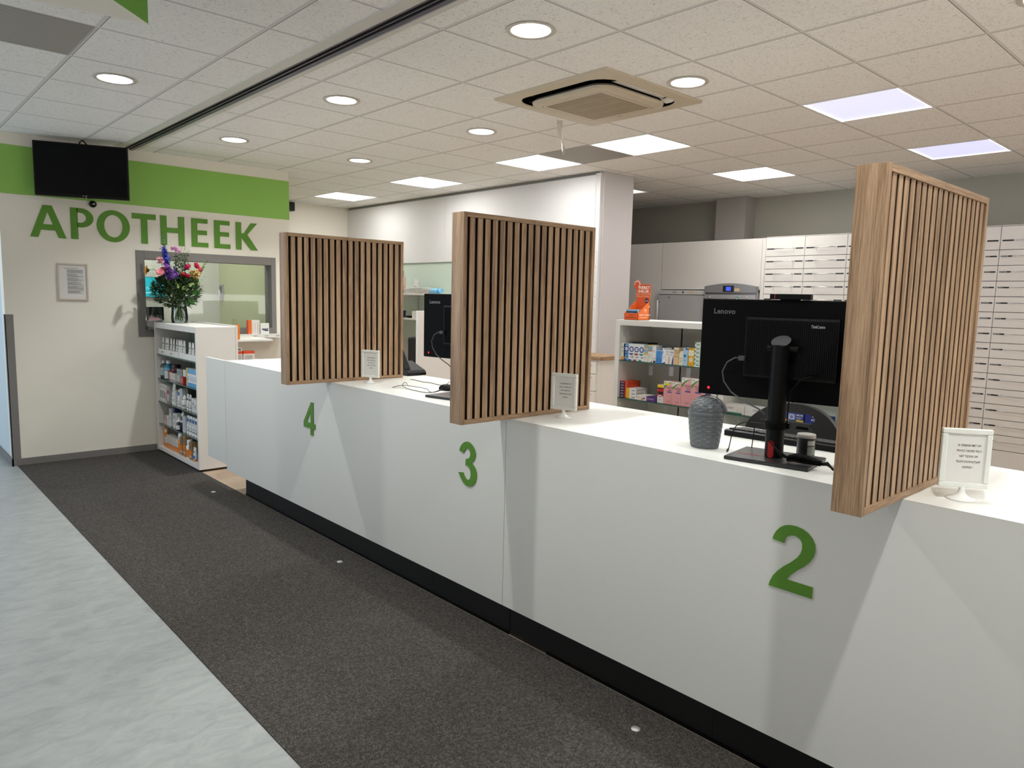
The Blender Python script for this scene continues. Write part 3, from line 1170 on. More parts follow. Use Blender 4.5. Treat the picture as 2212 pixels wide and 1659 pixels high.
sh = make_holder()
for k, (x, y, a_, lb) in enumerate(((2.244, .60, -54, 'white framed privacy notice on a round foot, in front of the nearest wooden screen'),
                                    (2.34, 2.208, -73, 'white framed privacy notice on a round foot, in front of the middle wooden screen'),
                                    (2.292, 3.761, -68, 'white framed privacy notice on a round foot, in front of the farthest wooden screen'))):
    o = sh if k == 0 else copy_tree(sh)
    o.location = (x, y, CT+.0005)
    o.rotation_euler = (0, 0, R(a_))
    o['label'] = lb
    o['group'] = 'privacy notices on the counter'

# ------------------------------------------------------------------ computers
def make_computer():
    t = thing('computer', 'x', 'computer')
    # local frame: -x looks at the customer side, y along the screen width
    b = MB().box((-.10, -.14, 0), (.115, .135, .012), DARKM)
    bo = b.build('base', t, bevel=.003)
    MB().box((-.02, .035, .012), (-.013, .115, .0128), paint('#a01420', .4)).build('red_strip', bo)
    p = MB()
    p.lathe([(.030, .012), (.030, .39)], BLACK, (0, 0, 0), 32)
    # slanted top
    vs, seg = [], 32
    for k in range(seg):
        a_ = 2*PI*k/seg
        vs.append((.030*math.cos(a_), .030*math.sin(a_), .39))
    for k in range(seg):
        a_ = 2*PI*k/seg
        vs.append((.031*math.cos(a_), .031*math.sin(a_), .402+.018*math.cos(a_)))
    p.add(vs, [(k, (k+1) % seg, seg+(k+1) % seg, seg+k) for k in range(seg)], BLACK, None, True)
    p.add(vs[seg:], [tuple(range(seg))], paint('#47474a', .4, metal=.3))
    po = p.build('pole', t)
    MB().lathe([(.0345, .108), (.036, .111), (.036, .131), (.0345, .134)], BLACKM, (0, 0, 0), 32).box((.0, -.045, .112), (.02, -.03, .13), BLACKM).build('cable_clip', t)
    sl_ = MB()
    pts = []
    for k in range(9):
        a_ = R(180*k/8)
        pts.append((.0095*math.cos(a_), .062+.0095*math.sin(a_)))
    for k in range(9):
        a_ = R(180+180*k/8)
        pts.append((.0095*math.cos(a_), .022+.0095*math.sin(a_)))
    sl_.prism(pts, .0022, paint('#b01018', .35), face_negx(-.0285, .002, 0))
    sl_.build('cable_slot', t)
    MB().lathe([(.011, -.055), (.011, .045)], BLACK, seg=20, M=Matrix.Translation((.01, -.01, .375)) @ Matrix.Rotation(PI/2, 4, 'X')).box((.015, -.03, .35), (.05, .03, .40), BLACK).build('hinge', t)
    s = MB().box((.058, -.235, .195), (.066, .305, .537), BLACKM)
    so = s.build('screen_back', t, bevel=.003)
    MB().box((.066, -.236, .194), (.078, .306, .538), paint('#1a1a1c', .4)).build('bezel', so)
    MB().box((.0781, -.228, .21), (.0785, .298, .53), paint('#05080c', .1)).build('display', so)
    v_, f_ = text_geo('Lenovo', .0265, .018, 'CENTER')
    MB().add(v_, f_, paint('#6d6d70', .35, metal=.3), face_negx(.0575, .222, .494)).build('logo', so)
    h = MB().box((.035, -.17, .272), (.058, .135, .478), BLACK)
    for k in range(44):
        y = -.165+k*.00675
        h.box((.0335, y, .28), (.035, y+.0035, .468), BLACKM)
    for k in range(50):
        y = -.168+k*.006
        h.box((.0345, y, .4705), (.0355, y+.003, .4765), paint('#2a2a2c', .4))
    ho = h.build('rear_housing', t, bevel=.002)
    v_, f_ = text_geo('ThinkCentre', .0105, .02, 'CENTER')
    MB().add([(x*.8, y*1.3, z_) for x, y, z_ in v_], f_, paint('#b5b5b8', .4, metal=.2), face_negx(.0330, -.105, .452)).build('name_plate', ho)
    MB().lathe([(.0052, 0), (.0045, .001), (0, .0012)], emit('#ff2436', .2, 'power_ring'), seg=16, M=face_negx(.0575, .266, .218)).build('power_light', so)
    wc = MB()
    wc.box((.045, -.072, .540), (.072, .062, .557), BLACK)
    wc.box((.055, -.035, .534), (.067, .03, .541), BLACKM)
    wc.box((.0447, .043, .5405), (.0725, .047, .5572), paint('#c8283a', .4))
    wc.build('webcam', t, bevel=.0035, seg=3)
    c = MB()
    G = paint('#48484a', .5)
    c.tube([(.03, .128, .335), (.02, .16, .335), (.014, .185, .318), (.014, .20, .285), (.014, .193, .25), (.014, .165, .215), (.010, .12, .19), (.0, .06, .168), (-.005, .032, .15)], .0028, G, 8)
    c.box((.018, .128, .327), (.034, .148, .343), G)
    c.build('power_cable', t)
    c = MB()
    for q in range(4):
        e = .004*q
        c.tube([(.03, -.085-e*3, .295), (.01, -.06-e, .27+e), (.0, -.042, .24), (.004, -.037, .2-e), (.002, -.036, .15), (.0, -.037, .12)], .0019, BLACK, 6)
    for q in range(5):
        e = .003*(q-2)
        c.tube([(-.033, .008, .07), (-.045, -.01+e, .058+e), (-.05, -.035, .035+e), (-.05, -.07+e, .024+e*.5), (-.047+e, -.105, .022)], .002, BLACK, 6)
    c.build('signal_cables', t)
    c = MB()
    for q in range(9):
        rr_ = random.Random(q)
        o1, o2 = rr_.uniform(-.012, .012), rr_.uniform(-.006, .014)
        c.tube([(-.05+o1, -.062, .021+o2*.6), (-.055+o1, -.085, .026+o2), (-.05+o1*1.3, -.115, .024+o2), (-.05+o1, -.145, .022+o2*.7), (-.048+o1*.6, -.165, .02+o2*.4)], .0042, BLACKM, 8)
    for q in range(3):
        c.tube([(-.048, -.16, .020), (-.05, -.185, .022+q*.003), (-.053-.004*q, -.205, .012), (-.056-.004*q, -.235, .006)], .0042, BLACK, 8)
    c.build('cable_bundle', t)
    return t


pc = make_computer()
pc.location = (2.278, 1.172, CT+.0008)
pc.rotation_euler = (0, 0, R(9.8))
pc['label'] = 'large black all-in-one computer seen from behind on the counter near number 2'
pc['group'] = 'black computers seen from behind on the counter'
p3 = copy_tree(pc)
p3.location = (2.325, 2.962, CT+.0008)
p3['label'] = 'black all-in-one computer mostly hidden behind the middle wooden screen'

# wicker desk bin
wm = weave_mat()
bk = thing('desk_bin', 'grey woven plastic desk bin with a domed lid on the counter', 'bin', (2.285, 1.445, CT+.0005))
prof_r = lambda z: .050+(.0635-.050)*min(1, z/.11)**.8
b = MB()
seg, rows = 80, 26
vs, fs = [], []
for i_ in range(rows+1):
    row = i_//2
    z = min(.122, .122*(row+(.12 if i_ % 2 == 0 else .88))/13) if i_ < rows else .122
    z = 0 if i_ == 0 else z
    for k in range(seg):
        blk = ((k+(4 if row % 2 else 0)) % 8) < 4
        r_ = prof_r(z)*(1 if True else 1) + (.0012 if blk else -.0006)*(0 if i_ in (0, rows) else 1)
        r_ += .0006*math.sin(i_*PI)
        a_ = 2*PI*k/seg
        vs.append((r_*math.cos(a_)*.9, r_*math.sin(a_), z))
for i_ in range(rows):
    for k in range(seg):
        k2 = (k+1) % seg
        fs.append((i_*seg+k, i_*seg+k2, (i_+1)*seg+k2, (i_+1)*seg+k))
fs.append(tuple(range(seg-1, -1, -1)))
b.add(vs, fs, wm, None, False)
b.build('basket', bk)
MB().lathe([(.0635, .118), (.0662, .12), (.0662, .129), (.064, .131)], wm, sx=.9, seg=48).build('rim', bk)
b = MB()
vs, fs = [], []
rows = 18
for i_ in range(rows+1):
    row = i_//2
    t_ = (PI/2)*((row+(.12 if i_ % 2 == 0 else .88))/9 if i_ < rows else 1)
    for k in range(seg):
        blk = ((k+(4 if row % 2 else 0)) % 8) < 4
        r_ = .0635*math.cos(t_)
        q = (.0012 if blk else -.0004)*(1 if 0 < i_ < rows else 0)
        a_ = 2*PI*k/seg
        vs.append(((r_+q)*math.cos(a_)*.9, (r_+q)*math.sin(a_), .129+.056*math.sin(t_)+q*.5))
for i_ in range(rows):
    for k in range(seg):
        k2 = (k+1) % seg
        fs.append((i_*seg+k, i_*seg+k2, (i_+1)*seg+k2, (i_+1)*seg+k))
b.add(vs, fs, wm)
b.build('dome_lid', bk)
b = MB()
for sgn in (1,):
    pts1, pts2 = [], []
    for k in range(17):
        a_ = PI*k/16
        pts1.append((.060*math.cos(a_)*.0+.012, .068*math.cos(a_), .131+.060*math.sin(a_)))
        pts2.append((.060*math.cos(a_)*.0+.034, .066*math.cos(a_), .131+.054*math.sin(a_)))
    b.add(pts1+pts2, [(k, k+1, 18+k, 17+k) for k in range(16)], wm, None, True)
o = b.build('swing_flap', bk)
o.modifiers.new('solid', 'SOLIDIFY').thickness = .002

# keyboards
def make_keyboard():
    t = thing('keyboard', 'x', 'keyboard')
    k = MB()
    k.prism([(-.07, 0), (.07, 0), (.07, .012), (-.06, .024), (-.07, .020)], .45, BLACK, Matrix(((1, 0, 0, 0), (0, 0, 1, -.225), (0, 1, 0, 0), (0, 0, 0, 1))))
    k.build('case', t, bevel=.0015)
    kk = MB()
    KM = paint('#1f2022', .45)
    for r_ in range(6):
        for c_ in range(21):
            if c_ in (15,) and r_ < 1:
                continue
            x = -.052+r_*.0195
            y = -.215+c_*.0205
            z = .024-.0119*(x+.06)/.13*1.02
            kk.box((x, y, z-.002), (x+.0165, y+.0175, z+.0055), KM)
    kk.build('keys', t)
    return t


kb = make_keyboard()
kb.location = (2.64, 1.31, CT+.0008)
kb.rotation_euler = (0, 0, R(3))
kb['label'] = 'black keyboard on the counter behind the nearest computer'

# small container with label beside the stand
cu = thing('pen_tin', 'small dark cylindrical tin with a pale patterned label behind the cable bundle', 'tin', (2.438, 1.138, CT+.0005))
MB().lathe([(.029, 0), (.03, .002), (.030, .068)], paint('#232325', .35), seg=32).build('body', cu)
MB().lathe([(.0308, .066), (.0312, .069), (.0305, .078), (.026, .079), (.0, .074)], paint('#a8a39d', .35), seg=32).build('lid', cu)
c = MB()
for (z0, z1, m_) in ((.008, .038, paint('#8b9488', .5, noise=.4, scale=300)), (.042, .058, paint('#b9b8ae', .5))):
    vs, fs = [], []
    for k in range(9):
        a_ = R(215+55*k/8)
        vs += [(.0304*math.cos(a_), .0304*math.sin(a_), z0), (.0304*math.cos(a_), .0304*math.sin(a_), z1)]
    c.add(vs, [(2*k, 2*k+2, 2*k+3, 2*k+1) for k in range(8)], m_, None, True)
c.build('label_sticker', cu)

# loose cables on the counter
def cable(name, pts, r, label, mat=BLACK, sm=4):
    cu_ = bpy.data.curves.new(name, 'CURVE')
    cu_.dimensions = '3D'
    s = cu_.splines.new('NURBS')
    s.points.add(len(pts)-1)
    for p_, q in zip(s.points, pts):
        p_.co = (*q, 1)
    s.use_endpoint_u = True
    s.order_u = 3
    cu_.bevel_depth = r
    cu_.bevel_resolution = 3
    cu_.materials.append(mat)
    o_ = bpy.data.objects.new(name, cu_)
    COL.objects.link(o_)
    me = bpy.data.meshes.new_from_object(o_)
    COL.objects.unlink(o_)
    bpy.data.objects.remove(o_)
    o2 = bpy.data.objects.new(name, me)
    COL.objects.link(o2)
    for p_ in me.polygons:
        p_.use_smooth = True
    tag(o2, label, 'cable')
    return o2


zc = CT+.002
cable('cable', [(2.335, 1.375, zc), (2.28, 1.352, zc), (2.262, 1.335, zc), (2.27, 1.335, zc+.02), (2.30, 1.34, zc+.09), (2.32, 1.30, zc+.11), (2.30, 1.25, zc+.112), (2.29, 1.205, zc+.115)], .0017, 'thin black cable looping up from the counter between the bin and the computer stand')
cable('cable', [(2.335, 1.285, CT+.016), (2.34, 1.285, zc+.05), (2.345, 1.283, zc+.11), (2.34, 1.25, zc+.126), (2.31, 1.21, zc+.125)], .0017, 'thin black cable rising from the rear of the computer base to its pole')
cable('cable', [(2.56, 1.30, CT+.018), (2.50, 1.29, zc), (2.45, 1.26, zc), (2.41, 1.23, zc)], .0015, 'short black keyboard lead on the white worktop')
cable('cable', [(2.60, 3.79, zc), (2.60, 3.70, zc), (2.575, 3.64, zc), (2.60, 3.56, zc), (2.57, 3.47, zc), (2.59, 3.40, zc), (2.55, 3.30, zc), (2.56, 3.2, zc)], .0016, 'thin wavy phone lead on the far part of the worktop')
cable('cable', [(2.36, 3.47, zc+.012), (2.37, 3.50, zc+.03), (2.33, 3.49, zc+.01), (2.31, 3.40, zc), (2.30, 3.28, zc), (2.30, 3.18, zc), (2.34, 3.12, zc+.02), (2.42, 3.15, zc+.06)], .0016, 'thin black looped cable lying before the hidden computer')
cable('cable', [(2.27, 3.49, zc), (2.33, 3.50, zc+.012), (2.37, 3.42, zc+.008), (2.39, 3.30, zc+.004), (2.34, 3.24, zc), (2.33, 3.16, zc+.002), (2.42, 3.10, zc+.05), (2.46, 3.08, zc+.10)], .0016, 'second thin black looped cable beside the mouse')
ms = thing('mouse', 'small black computer mouse on the far part of the worktop', 'mouse', (2.47, 3.24, CT+.0005), R(-70))
MB().lathe([(.0, .0), (.030, .0), (.033, .006), (.031, .018), (.022, .029), (.01, .034), (0, .035)], BLACK, seg=28, sx=1.55).build('body', ms)
MB().lathe([(.006, 0), (.005, .0015), (0, .002)], paint('#b03028', .4), (-.028, 0, .028), 12).build('wheel', ms)

# desk telephone
ph = thing('desk_phone', 'black desk telephone partly behind the farthest wooden screen', 'telephone', (2.69, 4.0, CT+.0005))
Mz = Matrix(((1, 0, 0, -.08), (0, 0, 1, 0), (0, 1, 0, 0), (0, 0, 0, 1)))
YZ = Matrix(((0, 0, 1, 0), (1, 0, 0, 0), (0, 1, 0, 0), (0, 0, 0, 1)))
MB().prism([(-.045, 0), (.2, 0), (.2, .05), (.12, .085), (-.03, .035), (-.048, .018)], .15, BLACK, YZ).build('base', ph, bevel=.004)
MB().prism([(-.02, .04), (.01, .045), (.14, .19), (.15, .235), (.115, .235), (.08, .18)], .045, BLACK, YZ).build('handset', ph, bevel=.006)

# ------------------------------------------------------------------ packs and bottles
def band(mb, base, w_, h_, decals, M, bend=None):
    """decals on a front face; M maps (x right 0..w, y up 0..h, z out)"""
    lvl = 0
    for d in decals:
        lvl += 1
        z = .0002+.00012*lvl
        k = d[0]
        if k == 'r':
            _, u0, v0, u1, v1, c_ = d
            mb.add([(u0*w_, v0*h_, z), (u1*w_, v0*h_, z), (u1*w_, v1*h_, z), (u0*w_, v1*h_, z)], [(0, 1, 2, 3)], paint(c_, .5), M)
        elif k == 'c':
            _, u, v, r_, c_ = d
            mb.add([(u*w_+r_*w_*math.cos(2*PI*q/20), v*h_+r_*w_*math.sin(2*PI*q/20), z) for q in range(20)], [tuple(range(20))], paint(c_, .5), M)
        elif k == 'p':
            _, pts, c_ = d
            mb.add([(u*w_, v*h_, z) for u, v in pts], [tuple(range(len(pts)))], paint(c_, .5), M)
        elif k == 't':
            _, u, v, s, tx, c_ = d
            v_, f_ = text_geo(tx, s*w_, .02)
            mb.add([(x, y, z) for x, y, _z in v_], f_, paint(c_, .6), M @ Matrix.Translation((u*w_, v*h_, 0)))
        elif k == 'l':      # lines of small print
            _, u0, v0, u1, v1, n_, c_ = d
            for q in range(n_):
                vv = v1-(v1-v0)*(q+.2)/n_
                e_ = (v1-v0)/n_*.42
                uu = u1-(.25*(u1-u0) if q == n_-1 else 0)
                mb.add([(u0*w_, (vv-e_)*h_, z), (uu*w_, (vv-e_)*h_, z), (uu*w_, vv*h_, z), (u0*w_, vv*h_, z)], [(0, 1, 2, 3)], paint(c_, .6), M)


def pack(name, x, yc, z, w_, h_, d_, col, decals, label, cat='box', group=None, side=None, rz=0):
    mb = MB().box((0, -w_/2, 0), (d_, w_/2, h_), paint(col, .45))
    band(mb, None, w_, h_, decals, face_negx(0, w_/2, 0))
    if side:
        band(mb, None, d_, h_, side, face_negy(0, -w_/2, 0))
    o = mb.build(name, loc=(x, yc, z+.0004), rz=rz)
    return tag(o, label, cat, group)


def tubeshape(mb, w_, d_, h_, cap, body, capc, n=20):
    """cosmetic tube standing on its cap"""
    cr = min(w_, d_)*.42
    mb.lathe([(cr, 0), (cr, cap*.9), (cr*.95, cap)], paint(capc, .35), seg=18)
    vs, fs = [], []
    rows = 8
    for i_ in range(rows+1):
        t_ = i_/rows
        rw = w_/2*(.92+.08*t_)
        rd = d_/2*(1-t_)**.6*.9+.0008
        for k in range(n):
            a_ = 2*PI*k/n
            vs.append((rd*math.cos(a_), rw*math.sin(a_), cap+(h_-cap)*t_))
    for i_ in range(rows):
        for k in range(n):
            k2 = (k+1) % n
            fs.append((i_*n+k, i_*n+k2, (i_+1)*n+k2, (i_+1)*n+k))
    fs.append(tuple(range(n-1, -1, -1)))
    fs.append(tuple(rows*n+k for k in range(n)))
    mb.add(vs, fs, paint(body, .35), None, True)


def curved_band(mb, r, z0, z1, c_, a0=100, a1=260, sx=1, sy=1, n=14):
    vs = []
    for k in range(n+1):
        a_ = R(a0+(a1-a0)*k/n)
        for z in (z0, z1):
            vs.append((r*sx*math.cos(a_), r*sy*math.sin(a_), z))
    mb.add(vs, [(2*k, 2*k+1, 2*k+3, 2*k+2) for k in range(n)], paint(c_, .45), None, True)


def tubeitem(name, x, yc, z, w_, h_, col, capc, label, marks=(), group=None, d_=None, cap=.02):
    t = thing(name, label, 'tube', (x, yc, z+.0004), 0, group)
    mb = MB()
    tubeshape(mb, w_, d_ or w_*.8, h_, cap, col, capc)
    for (v0, v1, c_) in marks:
        tt = (v0+v1)/2
        q = ((d_ or w_*.8)/2*(1-tt)**.6*.9+.0014)
        vs = []
        for k in range(9):
            a_ = R(125+110*k/8)
            for v in (v0, v1):
                rd = (d_ or w_*.8)/2*(1-v)**.6*.9+.0016
                rw = w_/2*(.92+.08*v)+.0006
                vs.append((rd*math.cos(a_), rw*math.sin(a_), cap+(h_-cap)*v))
        mb.add(vs, [(2*k, 2*k+1, 2*k+3, 2*k+2) for k in range(8)], paint(c_, .5), None, True)
    mb.build('tube_body', t)
    return t


def bottle(name, x, yc, z, r, h_, col, capc, label, marks=(), capfrac=.16, neck=.5, dropper=False, clear=False, group=None):
    t = thing(name, label, 'bottle', (x, yc, z+.0004), 0, group)
    body = glass(col, .06, name='bottle_glass') if clear else paint(col, .3)
    hb = h_*(1-capfrac)
    mb = MB().lathe([(r*.9, 0), (r, r*.12), (r, hb*.80), (r*.85, hb*.88), (r*neck, hb*.95), (r*neck, hb)], body, seg=24)
    for (v0, v1, c_) in marks:
        curved_band(mb, r*1.012, v0*hb, v1*hb, c_)
    mb.build('bottle_body', t)
    if dropper:
        MB().lathe([(r*.6, hb), (r*.6, hb+.45*(h_-hb)), (r*.35, hb+.5*(h_-hb)), (r*.3, h_*.99), (0, h_)], paint(capc, .35), seg=18).build('cap', t)
    else:
        MB().lathe([(r*neck*1.18, hb-.002), (r*neck*1.2, h_*.985), (r*neck*1.05, h_)], paint(capc, .35), seg=20).build('cap', t)
    return t


# ------------------------------------------------------------------ lobby display shelf
SX0, SX1, SY0, SY1, SH = 2.13, 2.462, 6.247, 7.362, 1.238
ds = thing('display_shelf', 'tall white open display shelf with glass shelves against the cream wall', 'shelf', (SX0, SY0, 0))
LD, DD = SY1-SY0, SX1-SX0
MB().box((0, 0, .02), (DD, .024, SH), CABW).build('side_panel', ds, bevel=.001)
MB().box((0, LD-.024, .02), (DD, LD, SH), CABW).build('side_panel', ds, bevel=.001)
MB().box((0, .024, SH-.05), (DD, LD-.024, SH), CABW).build('top_panel', ds, bevel=.001)
MB().box((0, .024, .02), (DD, LD-.024, .052), CABW).build('bottom_panel', ds, bevel=.001)
MB().box((DD-.02, .024, .052), (DD-.006, LD-.024, SH-.05), paint('#7f9186', .3, noise=.02, scale=3)).box((DD-.0205, .27, .052), (DD-.0195, .274, SH-.05), INK).build('back_panel', ds)
f = MB()
for y in (.05, LD-.08):
    for x in (.03, DD-.06):
        f.box((x, y, 0), (x+.03, y+.03, .02), BLACK)
f.box((.02, .02, .0), (.03, LD-.02, .019), BLACKM)
f.build('feet', ds)
TIERS = [.937, .706, .487, .270]
for z in TIERS:
    sh_ = MB().box((.012, .026, z-.004), (DD-.022, LD-.026, z+.004), SHELFGLASS)
    so_ = sh_.build('glass_shelf', ds)
    MB().box((.0105, .026, z-.0042), (.0122, LD-.026, z+.0042), GLASSEDGE).build('glass_edge', so_)
PX = SX0+.04
XF = 2.165
# tier 1: white trays with white tubes
zt = TIERS[0]+.004
for (y0, y1, zz, lb) in ((6.76, 7.325, 0, 'long low white card tray on the top glass shelf'), (6.30, 6.75, .001, 'shorter white card tray at the right of the top glass shelf')):
    t = MB().box((2.150, y0, 0), (2.152, y1, .052), GLOSSW).box((2.152, y0, 0), (2.30, y1, .002), GLOSSW).box((2.152, y0, 0), (2.30, y0+.002, .04), GLOSSW).box((2.152, y1-.002, 0), (2.30, y1, .04), GLOSSW)
    for ym in ((7.18, 6.93) if y0 > 6.5 else ()):
        t.box((2.1492, ym, .022), (2.1499, ym+.05, .030), paint('#b0605a', .6))
        t.box((2.1492, ym, .014), (2.1499, ym+.035, .018), paint('#c98a84', .6))
    tag(t.build('display_tray', loc=(0, 0, zt+zz+.0005)), lb, 'tray')
tub = [7.28, 7.205, 7.145, 7.065, 6.975, 6.905, 6.83, 6.785, 6.70, 6.57, 6.48, 6.41]
tops = [.155]*9+[.15, .15, .15]
for k, y in enumerate(tub):
    tubeitem('cream_tube', 2.185+(.004 if k % 2 else 0), y, zt+.003, .050 if k not in (4, 5) else .03, tops[k], '#dcdad4', '#e8e8e6', '%s slim white cream tube from the left in the trays on the top glass shelf' % ORD[k], [(.35, .37, '#55565c'), (.5, .62, '#8d8e92')], 'white cream tubes in the trays', d_=.03, cap=.03)
# tier 2
z = TIERS[1]+.004
bottle('lotion_bottle', 2.19, 7.30, z, .033, .17, '#dfe9e6', '#dddddd', 'clear bottle with white cap at the left of the second shelf', [(.2, .7, '#a9b5b3')], clear=True)
bottle('lotion_bottle', 2.20, 7.185, z, .042, .175, '#1f7fa0', '#e3e3e3', 'turquoise blue bottle with white cap on the second shelf', [(.05, .55, '#c9d6dd'), (.6, .7, '#7db9d0')])
pack('cream_box', XF, 7.09, z, .045, .088, .05, '#a53530', [('r', .1, .1, .4, .9, '#c98f80')], 'narrow red box beside the turquoise bottle')
for k, y in enumerate((7.045, 6.995, 6.945)):
    pack('cream_box', XF, y, z, .047, .076, .06, '#d9d4cf', [('r', .1, .1, .9, .2, '#3a3536'), ('l', .3, .35, .7, .8, 3, '#8c8887')], '%s small white box from the left under the dark red jar' % ORD[k], group='small white boxes on the second shelf')
for y in (6.985,):
    t = thing('cream_jar', 'dark red jar standing on the small white boxes', 'jar', (2.2, y, z+.0775))
    MB().lathe([(.038, 0), (.042, .004), (.042, .045), (.036, .05)], paint('#4a0f1c', .25), seg=24).build('jar_body', t)
    MB().lathe([(.04, .05), (.04, .072), (.037, .075)], paint('#350a14', .3), seg=24).build('lid', t)
for k, (y, w_) in enumerate(((6.86, .07), (6.79, .06))):
    pack('cream_box', XF+.01, y, z, w_, .125, .07, '#8e9593', [('r', .1, .12, .9, .5, '#b9bebc'), ('l', .15, .6, .85, .85, 4, '#5b605f')], 'grey box in the middle of the second shelf, %s one' % ('left' if k == 0 else 'right'))
pack('cream_box', XF-.012, 6.70, z, .075, .07, .06, '#a02a32', [('l', .2, .2, .8, .8, 4, '#d9b0ac')], 'low red box on the second shelf')
pack('cream_box', XF+.012, 6.70, z+.0, .001+.07, .13, .001+.004, '#cfd5d3', [], 'clear acrylic divider standing behind the low red box', 'divider')
for k, (y, w_) in enumerate(((6.585, .035), (6.54, .05), (6.485, .05), (6.43, .05), (6.375, .05))):
    pack('toothpaste_box', XF-.005, y, z, w_, .158, .05, '#e3e2de' if k else '#c9a94a', [('r', 0, .72, 1, 1, '#5aa3cf' if k else '#d8b13e'), ('r', 0, .0, 1, .22, '#3f94c6' if k else '#bdb4a0'), ('c', .5, .5, .3, '#9fc4dc'), ('l', .2, .3, .8, .42, 2, '#1f4f8c')], '%s white and blue upright box right of the narrow yellow one on the second shelf' % ORD[k-1] if k else 'narrow yellow upright box beside the white and blue boxes', group='white and blue boxes on the second shelf' if k else None)
# tier 3
z = TIERS[2]+.004
for k, y in enumerate((7.31, 7.262, 7.214)):
    pack('cream_box', XF-.01, y, z, .046, .168, .06, '#dbd8d2', [('r', .3, .2, .8, .62, '#1f5e4c' if k < 2 else '#2b2f55'), ('l', .2, .75, .8, .9, 2, '#6a6a6a')], ('leftmost tall white box with a dark green stripe on the third shelf', 'second tall white box with a dark green stripe on the third shelf', 'tall white box with a navy stripe on the third shelf')[k], group='white and green boxes on the third shelf' if k < 2 else None)
pack('cream_box', XF-.01, 7.165, z, .05, .165, .06, '#dcd5cf', [('r', .3, .1, .8, .58, '#b23a4e'), ('l', .2, .7, .8, .9, 3, '#7a6f6f')], 'white box with crimson stripe on the third shelf')
pack('cream_box', XF-.01, 7.10, z, .068, .165, .06, '#9da3a2', [('r', .05, .55, .95, .75, '#a03a44'), ('l', .1, .2, .9, .5, 4, '#d8d8d8'), ('r', .05, .04, .95, .12, '#a03a44')], 'grey and red box on the third shelf')
tubeitem('cream_tube', 2.19, 7.02, z, .075, .2, '#dad8d4', '#e4e4e4', 'large white tube left of centre on the third shelf', [(.1, .12, '#8a8a90'), (.3, .33, '#8a8a90'), (.5, .6, '#a9aab0')], d_=.06, cap=.03)
for k, (y, w_, h_, dec, lb) in enumerate((
        (6.945, .05, .14, [('r', .2, .1, .8, .85, '#c9c7c3')], 'plain white box left of the blue lettered tube on the third shelf'),
        (6.855, .028, .165, [('r', 0, .82, 1, 1, '#b0522a')], 'slim box with a rusty orange top behind the blue lettered tube'),
        (6.77, .07, .172, [('l', .1, .3, .9, .9, 6, '#b5b5b5')], 'tall pale acrylic box right of the blue lettered tube'),
        (6.47, .048, .12, [('r', .5, .5, .85, .72, '#25345e'), ('l', .2, .2, .8, .4, 2, '#8a8a90')], 'white box with navy label, left one at the right end of the third shelf'),
        (6.415, .048, .115, [('r', .4, .3, .7, .6, '#25345e')], 'white box with navy label in the middle of the right end of the third shelf'),
        (6.36, .048, .115, [('r', .4, .4, .7, .7, '#25345e')], 'white box with navy label, rightmost on the third shelf'))):
    pack('cream_box', XF+(.03 if k == 1 else 0), y, z, w_, h_, .05, '#d4d3d0' if k != 2 else '#b9bdbb', dec, lb)
tubeitem('cream_tube', 2.185, 6.87, z, .06, .15, '#d8d8da', '#dadada', 'white tube with a big blue letter on the third shelf', [(.62, .86, '#2f6fb0'), (.2, .24, '#8a8a90')])
bottle('pump_bottle', 2.175, 6.70, z, .026, .125, '#d9d8d5', '#ececec', 'small white bottle with nozzle on the third shelf', [(.3, .4, '#5a5a5e')], .3, .35, True)
for k, y in enumerate((6.635, 6.57)):
    tubeitem('cream_tube', 2.182, y, z, .045, .14, '#d6d5d2', '#e1e1e1', 'slim white tube with small dark mark, %s of the pair on the third shelf' % ('left' if k == 0 else 'right'), [(.55, .68, '#2d3550'), (.2, .23, '#77777c')])
# tier 4
z = TIERS[3]+.004
for (y, w_, h_, col, dec, lb) in (
        (7.24, .06, .085, '#c9b0ab', [('r', 0, .5, .3, 1, '#9c5a55'), ('l', .3, .3, .9, .8, 3, '#8f7f7c')], 'small pinkish box at the left of the fourth shelf'),
        (7.165, .055, .09, '#d6d4cf', [('l', .2, .2, .8, .7, 3, '#b0aeaa')], 'small plain white box on the fourth shelf'),
        (7.095, .05, .165, '#d2d1cf', [('r', .35, .72, .6, .95, '#27315c'), ('r', 0, .47, 1, .5, '#27315c')], 'tall white box with navy line on the fourth shelf'),
        (6.985, .06, .135, '#d6d5d2', [('r', .4, .62, .7, .9, '#27315c'), ('l', .2, .2, .8, .4, 3, '#9a9a9e')], 'white box with navy label left of the dropper bottle'),
        (6.92, .05, .14, '#cfcfcd', [('r', .3, .62, .5, .9, '#27315c')], 'white box half behind the dropper bottle'),
        (6.715, .075, .145, '#c4c8c8', [('l', .15, .1, .85, .9, 7, '#9ea3a4')], 'pale grey box right of the navy bottle')):
    pack('serum_box', XF, y, z, w_, h_, .05, col, dec, lb)
pack('serum_box', XF+.02, 7.045, z, .055, .178, .06, '#1a2150', [('l', .2, .5, .8, .8, 3, '#4f5aa0')], 'tall navy blue box on the fourth shelf')
bottle('dropper_bottle', 2.17, 6.855, z, .026, .118, '#1c1c26', '#dcdcda', 'small dark dropper bottle with white cap on the fourth shelf', [(.1, .62, '#cfcfcf')], .35, .5, True)
bottle('pump_bottle', 2.185, 6.785, z, .027, .175, '#161d44', '#dcdcda', 'slim navy bottle with white pump cap on the fourth shelf', [(.6, .75, '#c9c9d0')], .22, .6, True)
